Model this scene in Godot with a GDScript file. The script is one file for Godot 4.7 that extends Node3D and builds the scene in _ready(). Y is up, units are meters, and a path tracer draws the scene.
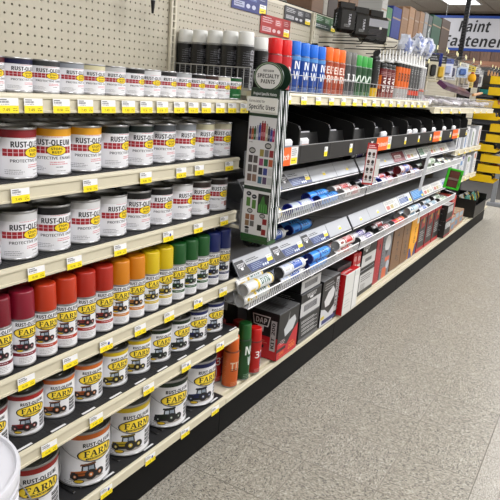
extends Node3D
# The scene: one side of a hardware-store gondola full of paint, seen along the aisle.
# Own axes: x out of the pegboard into the aisle, y up, s along the aisle away from the camera (Godot's -z).

var names := {}
var meshes := {}
var mats := {}
var texs := {}
var glyphs := {}
var fonts := {}
var rng := RandomNumberGenerator.new()
const ORD := ["first", "second", "third", "fourth", "fifth", "sixth", "seventh", "eighth", "ninth", "tenth", "eleventh", "twelfth", "thirteenth", "fourteenth", "fifteenth", "sixteenth"]
const SEC := 1.219          # one four-foot section
const S0 := -0.015          # the upright where the paint-can section ends

func _ready():
	rng.seed = 11
	set_camera_and_light()
	build_room()
	build_floor()
	build_gondola()
	build_paint_cans()
	build_top_shelf()
	build_trays()
	build_racks()
	build_base_goods()
	build_display_sign()
	build_peg_goods()
	build_far_goods()
	lay_out_prints()

func P(x: float, y: float, s: float) -> Vector3:
	return Vector3(x, y, -s)

func set_camera_and_light():
	var cam := Camera3D.new()
	cam.name = "camera"
	var yaw := 0.519
	var pit := 0.274
	var rol := 0.081
	var fw := Vector3(-sin(yaw) * cos(pit), -sin(pit), -cos(yaw) * cos(pit))
	var rt := Vector3(cos(yaw), 0, -sin(yaw))
	var up := Vector3(-sin(yaw) * sin(pit), cos(pit), -cos(yaw) * sin(pit))
	var r2 := rt * cos(rol) + up * sin(rol)
	var u2 := -rt * sin(rol) + up * cos(rol)
	cam.transform = Transform3D(Basis(r2, u2, -fw), P(1.499, 1.448, -1.900))
	cam.fov = 45.77
	cam.near = 0.05
	cam.far = 60.0
	add_child(cam)
	cam.current = true
	var we := WorldEnvironment.new()
	we.name = "world_environment"
	var e := Environment.new()
	e.background_mode = Environment.BG_COLOR
	e.background_color = Color(0.02, 0.02, 0.02)
	e.tonemap_mode = Environment.TONE_MAPPER_LINEAR
	e.tonemap_exposure = 1.0
	e.sdfgi_enabled = true
	e.ssao_enabled = true
	e.ssil_enabled = true
	we.environment = e
	add_child(we)
	# the ceiling troffers, x and s of each; unseen far extras added for brightness
	for a in [[1.86, -1.6], [1.86, 0.8], [1.86, 3.2], [1.86, 5.6], [1.86, 8.0], [-1.75, -1.6], [-1.75, 0.8], [-1.75, 3.2], [-1.75, 5.6], [-1.15, 9.12], [-3.0, 8.4], [1.25, 10.2], [-1.75, 7.6], [3.05, 0.8], [3.05, 5.6]]:
		troffer(a[0], a[1])

const CEIL := 3.10
func troffer(x: float, s: float):
	var t := thing("ceiling_light", "white fluorescent troffer lighting the tiled ceiling " + ("just above the hanging aisle sign" if x == -1.15 else "outside the picture"), "ceiling light", P(x, CEIL - 0.012, s), "fluorescent troffers" if x != -1.15 else "")
	part(t, "frame", frame_mesh(0.61, 1.22, 0.025, 0.03), mat("troffer", Color(0.9, 0.9, 0.88), 0.4))
	var m := StandardMaterial3D.new()
	if not mats.has("lamp"):
		m.albedo_color = Color(0.95, 0.95, 0.95)
		m.emission_enabled = true
		m.emission = Color(0.99, 0.99, 1.0)
		m.emission_energy_multiplier = 2.2
		mats["lamp"] = m
	part(t, "diffuser", bbox(0.55, 0.008, 1.16, 0.002), mats["lamp"], Transform3D(Basis(), Vector3(0, 0.002, 0)))
	var l := AreaLight3D.new()
	l.name = "troffer_light"
	l.area_size = Vector2(0.53, 1.14)
	l.light_energy = LAMP * (1.25 if s > 3.0 else 1.0)
	l.light_color = Color(0.985, 0.985, 1.0)
	l.area_normalize_energy = true
	l.shadow_enabled = true
	l.set("area_range", 20.0)
	l.position = P(x, CEIL - 0.035, s)
	l.rotation_degrees = Vector3(-90, 0, 0)
	add_child(l, true)
const LAMP := 4.65

# ---------------------------------------------------------------- naming
func numbered(n: String) -> String:
	if not names.has(n):
		names[n] = 0
		return n
	names[n] += 1
	return "%s_%03d" % [n, names[n]]

func tag(o: Node3D, label: String, category: String, group := "", kind := ""):
	if label:
		o.set_meta("label", label)
		if label.split(" ").size() > 16: print("LONG ", label.split(" ").size(), " ", label)
	if category: o.set_meta("category", category)
	if group: o.set_meta("group", group)
	if kind: o.set_meta("kind", kind)

func thing(n: String, label: String, category: String, at: Vector3, group := "", turn := 0.0) -> Node3D:
	var o := Node3D.new()
	o.name = numbered(n)
	o.position = at
	o.rotation.y = turn
	tag(o, label, category, group)
	add_child(o)
	return o

func part(parent: Node3D, n: String, mesh: Mesh, m: Material, xf := Transform3D(), kind := "") -> MeshInstance3D:
	var o := MeshInstance3D.new()
	var c := 0
	var want := n
	while parent.has_node(NodePath(want)):
		c += 1
		want = "%s_%03d" % [n, c]
	o.name = want
	o.mesh = mesh
	o.material_override = m
	o.transform = xf
	if kind: o.set_meta("kind", kind)
	parent.add_child(o, true)
	return o

func solo(n: String, mesh: Mesh, m: Material, xf: Transform3D, label: String, category: String, group := "") -> MeshInstance3D:
	var o := MeshInstance3D.new()
	o.name = numbered(n)
	o.mesh = mesh
	o.material_override = m
	o.transform = xf
	tag(o, label, category, group)
	add_child(o)
	return o

func struct(n: String, mesh: Mesh, m: Material, xf := Transform3D()) -> MeshInstance3D:
	var o := MeshInstance3D.new()
	o.name = n
	o.mesh = mesh
	o.material_override = m
	o.transform = xf
	o.set_meta("kind", "structure")
	add_child(o)
	return o

func copy(o: Node3D, at: Vector3, turn: float, label: String, base: String) -> Node3D:
	var c: Node3D = o.duplicate()
	c.name = numbered(base)
	c.position = at
	c.rotation = Vector3(0, turn, 0)
	c.set_meta("label", label)
	add_child(c)
	return c

func at(v: Vector3) -> Transform3D:
	return Transform3D(Basis(), v)

func rot(v: Vector3, deg: Vector3) -> Transform3D:
	return Transform3D(Basis.from_euler(deg * PI / 180.0), v)

# ---------------------------------------------------------------- materials
func mat(key: String, c := Color.WHITE, rough := 0.6, metal := 0.0, tex: Texture2D = null) -> StandardMaterial3D:
	if mats.has(key):
		return mats[key]
	var m := StandardMaterial3D.new()
	m.resource_name = key
	m.albedo_color = c
	m.roughness = rough
	m.metallic = metal
	if tex:
		m.albedo_texture = tex
	mats[key] = m
	return m

func noisy(key: String, a: Color, b: Color, rough: float, freq: float, scale: Vector3, bump := 0.0) -> StandardMaterial3D:
	if mats.has(key):
		return mats[key]
	var n := FastNoiseLite.new()
	n.seed = key.hash() % 1000
	n.frequency = freq
	n.fractal_octaves = 4
	var im := Image.create(256, 256, false, Image.FORMAT_RGB8)
	for y in 256:
		for x in 256:
			var v := clampf(n.get_noise_2d(x, y) * 0.9 + 0.5, 0, 1)
			im.set_pixel(x, y, a.lerp(b, v))
	var m := StandardMaterial3D.new()
	m.resource_name = key
	m.albedo_texture = ImageTexture.create_from_image(im)
	m.roughness = rough
	m.uv1_triplanar = true
	m.uv1_world_triplanar = true
	m.uv1_scale = scale
	if bump > 0:
		m.heightmap_enabled = true
		m.heightmap_texture = m.albedo_texture
		m.heightmap_scale = bump
	mats[key] = m
	return m

func clear_plastic() -> StandardMaterial3D:
	if not mats.has("clear"):
		var m := StandardMaterial3D.new()
		m.transparency = BaseMaterial3D.TRANSPARENCY_ALPHA
		m.albedo_color = Color(0.85, 0.88, 0.92, 0.22)
		m.roughness = 0.08
		mats["clear"] = m
	return mats["clear"]

# ---------------------------------------------------------------- meshes
func st_new() -> SurfaceTool:
	var st := SurfaceTool.new()
	st.begin(Mesh.PRIMITIVE_TRIANGLES)
	return st

func vtx(st: SurfaceTool, v: Vector3, n: Vector3, uv: Vector2):
	st.set_normal(n)
	st.set_uv(uv)
	st.add_vertex(v)

# a, b, c, d go round the face anticlockwise as seen from its front
func quad(st: SurfaceTool, a: Vector3, b: Vector3, c: Vector3, d: Vector3, r := Rect2(0, 0, 1, 1)):
	var n := (b - a).cross(d - a).normalized()
	if n.length() < 0.5:
		n = (c - b).cross(d - b).normalized()
	var ua := Vector2(r.position.x, r.end.y)
	var ub := r.end
	var uc := Vector2(r.end.x, r.position.y)
	var ud := r.position
	vtx(st, a, n, ua); vtx(st, c, n, uc); vtx(st, b, n, ub)
	vtx(st, a, n, ua); vtx(st, d, n, ud); vtx(st, c, n, uc)

func tri(st: SurfaceTool, a: Vector3, b: Vector3, c: Vector3):
	var n := (b - a).cross(c - a).normalized()
	vtx(st, a, n, Vector2(0.01, 0.01)); vtx(st, c, n, Vector2(0.01, 0.01)); vtx(st, b, n, Vector2(0.01, 0.01))

# a box with chamfered edges; each face's picture comes from its own rectangle of the texture
func add_box(st: SurfaceTool, xf: Transform3D, size: Vector3, b := 0.0, printed := false):
	var h := size * 0.5
	var R := [Rect2(0, 0, 1, 1), Rect2(0, 0, 1, 1), Rect2(0, 0, 1, 1)]
	if printed:
		R = [Rect2(0, 0, 0.5, 0.75), Rect2(0, 0.75, 1, 0.25), Rect2(0.5, 0, 0.5, 0.75)]
	for ax in 3:
		for sg in [-1.0, 1.0]:
			var n := Vector3.ZERO
			n[ax] = sg
			var up := Vector3.UP if ax != 1 else Vector3(-1, 0, 0)
			var rt := up.cross(n)
			var ru := absf(rt.dot(h)) - b
			var uu := absf(up.dot(h)) - b
			var c: Vector3 = n * h[ax]
			quad(st, xf * (c - rt * ru - up * uu), xf * (c + rt * ru - up * uu), xf * (c + rt * ru + up * uu), xf * (c - rt * ru + up * uu), R[ax])
	if b <= 0.0:
		return
	for ax in 3:
		var j := (ax + 1) % 3
		var k := (ax + 2) % 3
		for sj in [-1.0, 1.0]:
			for sk in [-1.0, 1.0]:
				var p := Vector3.ZERO
				var q := Vector3.ZERO
				p[j] = sj * h[j]; p[k] = sk * (h[k] - b)
				q[j] = sj * (h[j] - b); q[k] = sk * h[k]
				var e := Vector3.ZERO
				e[ax] = h[ax] - b
				var flip: bool = sj * sk < 0
				var rr := Rect2(0.02, 0.02, 0.01, 0.01)
				if flip:
					quad(st, xf * (p + e), xf * (q + e), xf * (q - e), xf * (p - e), rr)
				else:
					quad(st, xf * (p - e), xf * (q - e), xf * (q + e), xf * (p + e), rr)
	for sx in [-1.0, 1.0]:
		for sy in [-1.0, 1.0]:
			for sz in [-1.0, 1.0]:
				var a := xf * Vector3(sx * h.x, sy * (h.y - b), sz * (h.z - b))
				var b2 := xf * Vector3(sx * (h.x - b), sy * h.y, sz * (h.z - b))
				var c2 := xf * Vector3(sx * (h.x - b), sy * (h.y - b), sz * h.z)
				if sx * sy * sz > 0: tri(st, a, b2, c2)
				else: tri(st, a, c2, b2)

func bbox(x: float, y: float, z: float, b := 0.002) -> ArrayMesh:
	var key := "box%.4f,%.4f,%.4f,%.4f" % [x, y, z, b]
	if not meshes.has(key):
		var st := st_new()
		add_box(st, Transform3D(), Vector3(x, y, z), minf(b, minf(x, minf(y, z)) * 0.4))
		meshes[key] = st.commit()
	return meshes[key]

func pbox(x: float, y: float, z: float, b := 0.002) -> ArrayMesh:
	var st := st_new()
	add_box(st, Transform3D(), Vector3(x, y, z), b, true)
	return st.commit()

# profile of (radius, height) turned about y; u runs round from the back, 0.5 faces +x
func add_lathe(st: SurfaceTool, xf: Transform3D, prof: Array, seg := 28, v0 := 0.0, v1 := 1.0):
	var y0: float = prof[0].y
	var y1: float = prof[0].y
	for p in prof:
		y0 = minf(y0, p.y)
		y1 = maxf(y1, p.y)
	var ns := []
	for i in prof.size() - 1:
		var d: Vector2 = prof[i + 1] - prof[i]
		ns.append(Vector2(d.y, -d.x).normalized())
	for i in prof.size() - 1:
		var a: Vector2 = prof[i]
		var b: Vector2 = prof[i + 1]
		var na: Vector2 = ns[i]
		var nb: Vector2 = ns[i]
		if i > 0 and ns[i - 1].dot(ns[i]) > 0.7: na = (ns[i - 1] + ns[i]).normalized()
		if i < ns.size() - 1 and ns[i + 1].dot(ns[i]) > 0.7: nb = (ns[i + 1] + ns[i]).normalized()
		var va := lerpf(v1, v0, (a.y - y0) / maxf(y1 - y0, 1e-6))
		var vb := lerpf(v1, v0, (b.y - y0) / maxf(y1 - y0, 1e-6))
		for k in seg:
			var f0 := (float(k) / seg - 0.5) * TAU
			var f1 := (float(k + 1) / seg - 0.5) * TAU
			var e0 := Vector3(cos(f0), 0, -sin(f0))
			var e1 := Vector3(cos(f1), 0, -sin(f1))
			var u0 := float(k) / seg
			var u1 := float(k + 1) / seg
			var q := [[e0 * a.x + Vector3.UP * a.y, e0 * na.x + Vector3.UP * na.y, Vector2(u0, va)], [e1 * a.x + Vector3.UP * a.y, e1 * na.x + Vector3.UP * na.y, Vector2(u1, va)],
				[e1 * b.x + Vector3.UP * b.y, e1 * nb.x + Vector3.UP * nb.y, Vector2(u1, vb)], [e0 * b.x + Vector3.UP * b.y, e0 * nb.x + Vector3.UP * nb.y, Vector2(u0, vb)]]
			for t in [[0, 2, 1], [0, 3, 2]]:
				if a.x < 1e-6 and t[1] == 2: continue
				if b.x < 1e-6 and t[1] == 3: continue
				for w in t:
					vtx(st, xf * q[w][0], (xf.basis * q[w][1]).normalized(), q[w][2])

func lathe(key: String, prof: Array, seg := 28, xf := Transform3D()) -> ArrayMesh:
	if not meshes.has(key):
		var st := st_new()
		add_lathe(st, xf, prof, seg)
		meshes[key] = st.commit()
	return meshes[key]

func V(x: float, y: float) -> Vector2:
	return Vector2(x, y)

func add_rod(st: SurfaceTool, a: Vector3, b: Vector3, r: float, seg := 6):
	var d := (b - a).normalized()
	var x := d.cross(Vector3(0.31, 0.9, 0.2)).normalized()
	var xf := Transform3D(Basis(x, d, x.cross(d)), a)
	var l := a.distance_to(b)
	add_lathe(st, xf, [V(0, 0), V(r, 0), V(r, l), V(0, l)], seg)

func wire(pts: Array, r: float, seg := 6) -> ArrayMesh:
	var st := st_new()
	for i in pts.size() - 1:
		add_rod(st, pts[i], pts[i + 1], r, seg)
	return st.commit()

# outline (x, y) pushed along z by d, centred
func add_prism(st: SurfaceTool, xf: Transform3D, poly: PackedVector2Array, d: float):
	var ids := Geometry2D.triangulate_polygon(poly)
	var lo := poly[0]
	var hi := poly[0]
	for p in poly:
		lo = lo.min(p)
		hi = hi.max(p)
	var area := 0.0
	for i in poly.size():
		area += poly[i].cross(poly[(i + 1) % poly.size()])
	for z in [-0.5, 0.5]:
		for i in range(0, ids.size(), 3):
			var t := [poly[ids[i]], poly[ids[i + 1]], poly[ids[i + 2]]]
			var w: float = (t[1] - t[0]).cross(t[2] - t[0])
			if (w > 0) == (z > 0): t = [t[0], t[2], t[1]]
			for p in t:
				var uv := Vector2((p.x - lo.x) / (hi.x - lo.x), 1.0 - (p.y - lo.y) / (hi.y - lo.y))
				if z < 0: uv.x = 1.0 - uv.x
				vtx(st, xf * Vector3(p.x, p.y, z * d), (xf.basis * Vector3(0, 0, signf(z))).normalized(), uv)
	for i in poly.size():
		var a := poly[i]
		var b := poly[(i + 1) % poly.size()]
		if area < 0:
			var q := a
			a = b
			b = q
		quad(st, xf * Vector3(a.x, a.y, d * 0.5), xf * Vector3(a.x, a.y, -d * 0.5), xf * Vector3(b.x, b.y, -d * 0.5), xf * Vector3(b.x, b.y, d * 0.5), Rect2(0.01, 0.01, 0.01, 0.01))

func prism(poly: Array, d: float) -> ArrayMesh:
	var st := st_new()
	add_prism(st, Transform3D(), PackedVector2Array(poly), d)
	return st.commit()

# turns a prism's outline (x, y) so that it lies in the plane across the aisle, its thickness along s
func frame_mesh(w: float, d: float, h: float, t: float) -> ArrayMesh:
	var st := st_new()
	for sg in [-1.0, 1.0]:
		add_box(st, at(Vector3(sg * (w - t) * 0.5, 0, 0)), Vector3(t, h, d), 0.002)
		add_box(st, at(Vector3(0, 0, sg * (d - t) * 0.5)), Vector3(w - 2 * t, h, t), 0.002)
	return st.commit()

# a printed card: a thin box whose +z face carries the picture
func card(w: float, h: float, t := 0.0015) -> ArrayMesh:
	var key := "card%.4f,%.4f,%.4f" % [w, h, t]
	if not meshes.has(key):
		var st := st_new()
		add_box(st, Transform3D(), Vector3(w, h, t), 0.0003)
		meshes[key] = st.commit()
	return meshes[key]

# a basis whose +z looks into the aisle (+x), so that cards face the shopper; lean tips the top back
func facing_aisle(lean := 0.0) -> Basis:
	return Basis(Vector3.UP, PI / 2) * Basis(Vector3.RIGHT, -lean)

# ---------------------------------------------------------------- drawing print
func canvas(w: int, h: int, c: Color) -> Image:
	var im := Image.create(w, h, false, Image.FORMAT_RGBA8)
	im.fill(c)
	return im

func rect(im: Image, x: float, y: float, w: float, h: float, c: Color):
	im.fill_rect(Rect2i(int(round(x)), int(round(y)), maxi(1, int(round(w))), maxi(1, int(round(h)))), c)

func oval(im: Image, cx: float, cy: float, rx: float, ry: float, c: Color):
	for y in range(int(cy - ry), int(cy + ry) + 1):
		var k := 1.0 - pow((y + 0.5 - cy) / ry, 2)
		if k <= 0: continue
		var w := rx * sqrt(k)
		rect(im, cx - w, y, w * 2, 1, c)

func poly(im: Image, pts: Array, c: Color):
	var lo := 1e9
	var hi := -1e9
	for p in pts:
		lo = minf(lo, p.y)
		hi = maxf(hi, p.y)
	for y in range(int(lo), int(hi) + 1):
		var xs := []
		for i in pts.size():
			var a: Vector2 = pts[i]
			var b: Vector2 = pts[(i + 1) % pts.size()]
			if (a.y <= y + 0.5) != (b.y <= y + 0.5):
				xs.append(a.x + (y + 0.5 - a.y) / (b.y - a.y) * (b.x - a.x))
		xs.sort()
		for i in range(0, xs.size() - 1, 2):
			rect(im, xs[i], y, xs[i + 1] - xs[i], 1, c)

func font_of(kind: String) -> SystemFont:
	if not fonts.has(kind):
		var f := SystemFont.new()
		f.font_names = PackedStringArray(["Droid Serif" if kind.begins_with("serif") else "Droid Sans"])
		f.font_weight = 700 if kind.ends_with("bold") else 400
		fonts[kind] = f
	return fonts[kind]

# one line of lettering, its capitals h high, centred on (cx, cy), pressed to the width w when w > 0; turn in quarter turns
func txt(im: Image, s: String, cx: float, cy: float, h: float, c: Color, w := 0.0, kind := "sansbold", shear := 0.0, quarter := 0):
	var ts := TextServerManager.get_primary_interface()
	var sz := 56
	var sh := ts.create_shaped_text()
	ts.shaped_text_add_string(sh, s, font_of(kind).get_rids(), sz)
	ts.shaped_text_shape(sh)
	var full := Image.create(int(ts.shaped_text_get_size(sh).x) + 24, 84, false, Image.FORMAT_RGBA8)
	full.fill(Color(1, 1, 1, 0))
	var pen := 12.0
	for g in ts.shaped_text_get_glyphs(sh):
		var key := "%s%d" % [kind, g.index]
		if not glyphs.has(key):
			ts.font_render_glyph(g.font_rid, Vector2i(sz, 0), g.index)
			var ti: int = ts.font_get_glyph_texture_idx(g.font_rid, Vector2i(sz, 0), g.index)
			var pic: Image = null
			if ti >= 0:
				var uv: Rect2 = ts.font_get_glyph_uv_rect(g.font_rid, Vector2i(sz, 0), g.index)
				pic = ts.font_get_texture_image(g.font_rid, Vector2i(sz, 0), ti).get_region(Rect2i(uv))
				pic.convert(Image.FORMAT_RGBA8)
			glyphs[key] = [pic, ts.font_get_glyph_offset(g.font_rid, Vector2i(sz, 0), g.index)]
		var gl = glyphs[key]
		if gl[0]:
			full.blend_rect(gl[0], Rect2i(Vector2i.ZERO, gl[0].get_size()), Vector2i(int(pen + gl[1].x), int(58 + gl[1].y)))
		pen += g.advance
	ts.free_rid(sh)
	var k := h / 40.0
	var tw := maxi(2, int(round(full.get_width() * (k if w <= 0 else w / (full.get_width() - 24.0)))))
	var th := maxi(2, int(round(84.0 * k)))
	full.resize(tw, th, Image.INTERPOLATE_BILINEAR if k > 0.5 else Image.INTERPOLATE_TRILINEAR)
	var lean := int(absf(shear) * th) + 1
	var out := Image.create(tw + lean, th, false, Image.FORMAT_RGBA8)
	for y in th:
		var dx := int((th - y) * shear)
		for x in tw:
			var a := full.get_pixel(x, y).a
			if a > 0.01: out.set_pixel(x + dx, y, Color(c.r, c.g, c.b, a))
	for i in quarter:
		out.rotate_90(CLOCKWISE)
	var mid := 38.0 / 84.0
	var o := Vector2(cx - out.get_width() * 0.5, cy - th * mid)
	if quarter % 2 == 1: o = Vector2(cx - out.get_width() * 0.5, cy - out.get_height() * 0.5)
	im.blend_rect(out, Rect2i(Vector2i.ZERO, out.get_size()), Vector2i(o.round()))

# lines of print too fine to read
func lines(im: Image, x: float, y: float, w: float, n: int, step: float, c: Color, thick := 2.0):
	for i in n:
		var k := w * (0.7 + 0.3 * fmod(i * 0.618 + 0.3, 1.0))
		var p := 0.0
		while p < k:
			var d := 3.0 + fmod((p + i * 7) * 0.37, 1.0) * 9.0
			rect(im, x + p, y + i * step, minf(d, k - p), thick, c)
			p += d + 3.0

func pic(key: String, im: Image) -> ImageTexture:
	if not texs.has(key):
		texs[key] = ImageTexture.create_from_image(im)
	return texs[key]

# printed surfaces share a few large sheets: each print waits here until lay_out_prints() gives it its place on one
var waiting := []
func print_mat(key: String, im: Image, rough := 0.45) -> StandardMaterial3D:
	var m := mat("print " + key, Color.WHITE, rough)
	waiting.append([m, im])
	return m

func lay_out_prints():
	waiting.sort_custom(func(a, b): return a[1].get_height() > b[1].get_height() or (a[1].get_height() == b[1].get_height() and a[1].get_width() > b[1].get_width()))
	var N := 2048
	var sheet: Image = null
	var mine := []
	var x := 0
	var y := 0
	var row := 0
	for w in waiting + [null]:
		if w != null and x + w[1].get_width() + 4 > N:
			x = 0
			y += row
			row = 0
		if sheet != null and (w == null or y + w[1].get_height() + 4 > N):
			var tx := ImageTexture.create_from_image(sheet)
			for m in mine: m.albedo_texture = tx
			sheet = null
		if w == null: break
		if sheet == null:
			sheet = canvas(N, N, Color(0.5, 0.5, 0.5))
			mine = []
			x = 0
			y = 0
			row = 0
		var im: Image = w[1]
		var W := im.get_width()
		var H := im.get_height()
		for o in [Vector2i(0, 2), Vector2i(4, 2), Vector2i(2, 0), Vector2i(2, 4), Vector2i(2, 2)]:
			sheet.blit_rect(im, Rect2i(0, 0, W, H), Vector2i(x, y) + o)
		w[0].uv1_scale = Vector3((W - 1.0) / N, (H - 1.0) / N, 1)
		w[0].uv1_offset = Vector3((x + 2.5) / N, (y + 2.5) / N, 0)
		mine.append(w[0])
		x += W + 4
		row = maxi(row, H + 4)

const INK := Color(0.07, 0.07, 0.08)
const PAPER := Color(0.90, 0.90, 0.91)

func art_enamel() -> Image:
	var im := canvas(768, 256, PAPER)
	var c := 384.0
	lines(im, c - 60, 45, 150, 1, 5, Color(0.75, 0.3, 0.33), 3)
	txt(im, "RUST-OLEUM", c, 76, 31, INK, 236)
	txt(im, "RUST-OLEUM", c + 1.5, 76, 31, INK, 236)
	var red := Color(0.62, 0.08, 0.13)
	for i in 10:
		for j in 2:
			rect(im, c - 160 + i * 29.0, 101 + j * 20, 26, 18, red)
	oval(im, c + 22, 121, 62, 30, INK)
	oval(im, c + 22, 121, 58, 27, Color(0.96, 0.82, 0.10))
	txt(im, "STOPS", c + 22, 112, 14, INK, 72)
	txt(im, "RUST", c + 22, 132, 14, INK, 60)
	txt(im, "PROTECTIVE ENAMEL", c + 8, 164, 15, Color(0.12, 0.12, 0.14), 260, "sans")
	txt(im, "PROTECTIVE ENAMEL", c + 9, 164, 15, Color(0.12, 0.12, 0.14), 260, "sans")
	lines(im, c - 20, 186, 120, 2, 11, Color(0.78, 0.2, 0.26), 4)
	lines(im, c + 15, 214, 60, 1, 9, INK, 4)
	lines(im, c - 150, 212, 110, 3, 10, Color(0.42, 0.42, 0.44), 3)
	lines(im, c + 20, 236, 80, 1, 9, Color(0.5, 0.5, 0.5), 3)
	lines(im, 60, 60, 110, 16, 11, Color(0.5, 0.5, 0.52), 4)
	lines(im, 610, 60, 110, 16, 11, Color(0.5, 0.5, 0.52), 4)
	return im

func tractor(im: Image, x: float, y: float, k: float, c: Color, wide := 1.0):
	var kx := k * wide
	var q := func(a: float, b: float) -> Vector2: return Vector2(x + a * kx, y + b * k)
	var dk := Color(0.09, 0.09, 0.10)
	oval(im, x, y + 0.56 * k, 0.95 * kx, 0.13 * k, Color(0.62, 0.6, 0.58))
	poly(im, [q.call(-0.25, -0.45), q.call(0.42, -0.5), q.call(0.5, 0.1), q.call(-0.3, 0.1)], dk)
	poly(im, [q.call(-0.18, -0.36), q.call(0.05, -0.38), q.call(0.05, -0.02), q.call(-0.2, -0.02)], Color(0.72, 0.76, 0.8))
	poly(im, [q.call(0.1, -0.38), q.call(0.36, -0.4), q.call(0.4, -0.04), q.call(0.1, -0.02)], Color(0.55, 0.6, 0.66))
	poly(im, [q.call(-0.32, -0.56), q.call(0.44, -0.62), q.call(0.5, -0.48), q.call(-0.34, -0.43)], c.darkened(0.5))
	poly(im, [q.call(-0.88, 0.2), q.call(0.9, 0.16), q.call(0.9, 0.46), q.call(-0.88, 0.48)], dk)
	poly(im, [q.call(-0.82, 0.0), q.call(-0.2, -0.1), q.call(0.5, -0.04), q.call(0.62, 0.2), q.call(-0.3, 0.28), q.call(-0.85, 0.26)], c.darkened(0.18))
	poly(im, [q.call(-0.8, 0.10), q.call(0.3, 0.04), q.call(0.3, 0.12), q.call(-0.8, 0.18)], c.darkened(0.6))
	poly(im, [q.call(0.02, -0.06), q.call(0.5, -0.04), q.call(0.56, 0.06), q.call(0.05, 0.02)], c.lightened(0.12))
	poly(im, [q.call(-0.8, 0.06), q.call(-0.6, 0.02), q.call(-0.6, 0.3), q.call(-0.82, 0.3)], dk)
	for w in [[0.72, 0.24, 0.27], [-0.62, 0.34, 0.23], [0.22, 0.24, 0.36]]:
		oval(im, x + w[0] * kx, y + w[1] * k, w[2] * k * 1.1, w[2] * k * 1.05, dk)
		oval(im, x + w[0] * kx, y + w[1] * k, w[2] * k * 0.42, w[2] * k * 0.45, c.lightened(0.1))
		oval(im, x + w[0] * kx, y + w[1] * k, w[2] * k * 0.2, w[2] * k * 0.22, Color(0.85, 0.85, 0.82))

func farm_oval(im: Image, cx: float, cy: float, rx: float, ry: float):
	oval(im, cx, cy, rx, ry, INK)
	oval(im, cx, cy, rx * 0.93, ry * 0.86, Color(0.95, 0.79, 0.12))
	oval(im, cx, cy, rx * 0.86, ry * 0.76, Color(0.98, 0.86, 0.24))
	txt(im, "FARM", cx + rx * 0.05, cy - ry * 0.1, ry * 0.78, INK, rx * 1.5, "serifbold")
	rect(im, cx - rx * 0.6, cy + ry * 0.42, rx * 1.2, ry * 0.24, Color(0.2, 0.16, 0.06))
	lines(im, cx - rx * 0.52, cy + ry * 0.49, rx * 1.0, 1, 4, Color(0.95, 0.85, 0.4), maxf(2, ry * 0.08))

func art_farm_tin(c: Color) -> Image:
	var im := canvas(768, 256, PAPER)
	var x := 384.0
	txt(im, "RUST-OLEUM", x + 16, 54, 19, INK, 154)
	txt(im, "RUST-OLEUM", x + 17, 54, 19, INK, 154)
	farm_oval(im, x + 12, 104, 98, 39)
	tractor(im, x - 42, 188, 72, c, 1.22)
	oval(im, x - 78, 236, 25, 10, INK)
	oval(im, x - 78, 236, 21, 7, Color(0.83, 0.70, 0.16))
	for i in 4:
		rect(im, x + 62, 150 + i * 22, 56, 17, Color(0.2, 0.2, 0.21))
		lines(im, x + 66, 155 + i * 22, 47, 1, 6, PAPER, 3)
	lines(im, x - 150, 238, 70, 2, 8, Color(0.5, 0.5, 0.5), 3)
	lines(im, 60, 60, 110, 16, 11, Color(0.5, 0.5, 0.52), 4)
	lines(im, 610, 60, 110, 16, 11, Color(0.5, 0.5, 0.52), 4)
	return im

func art_farm_spray(c: Color) -> Image:
	var im := canvas(576, 320, PAPER)
	var x := 288.0
	txt(im, "RUST-OLEUM", x + 4, 24, 25, INK, 190)
	txt(im, "RUST-OLEUM", x + 5, 24, 25, INK, 190)
	farm_oval(im, x + 6, 84, 112, 44)
	tractor(im, x - 40, 172, 70, c, 1.25)
	oval(im, x - 64, 214, 26, 9, INK)
	oval(im, x - 64, 214, 22, 6, Color(0.83, 0.70, 0.16))
	for i in 4:
		rect(im, x + 62, 128 + i * 22, 46, 17, Color(0.2, 0.2, 0.21))
		lines(im, x + 65, 133 + i * 22, 38, 1, 6, PAPER, 3)
	rect(im, 0, 232, 576, 24, c)
	lines(im, x - 60, 241, 120, 1, 5, PAPER, 4)
	lines(im, x - 70, 268, 120, 4, 11, Color(0.5, 0.5, 0.5), 3)
	lines(im, 40, 40, 100, 16, 11, Color(0.5, 0.5, 0.52), 4)
	lines(im, 440, 40, 100, 16, 11, Color(0.5, 0.5, 0.52), 4)
	return im

# a plain spray or tube label: ground, a big word standing or lying, a second colour at the foot
func art_can(bg: Color, word: String, wc: Color, foot: Color, foot_share: float, upright := false, accent := Color(0, 0, 0, 0)) -> Image:
	var im := canvas(384, 256, bg)
	var x := 192.0
	rect(im, 0, 256 * (1 - foot_share), 384, 256 * foot_share, foot)
	if upright: lines(im, x - 50, 30, 90, 3, 14, wc.lerp(bg, 0.35), 5)
	if accent.a > 0:
		rect(im, x - 75, 78, 34, 100, accent)
		rect(im, x + 48, 196, 36, 30, accent)
	if upright:
		txt(im, word, x + 10, 135, 46, wc, 0.0, "sansbold", 0.0, 3)
	else:
		var rows := word.split("/")
		for i in rows.size():
			txt(im, rows[i], x + 6, (62 if rows.size() > 1 else 100) + i * 72, 58, wc, minf(150, 66.0 * rows[i].length()))
	lines(im, x - 55, 222, 100, 3, 11, wc.lerp(bg, 0.4), 4)
	lines(im, 20, 50, 80, 12, 14, wc.lerp(bg, 0.6), 4)
	lines(im, 290, 50, 80, 12, 14, wc.lerp(bg, 0.6), 4)
	return im

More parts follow.
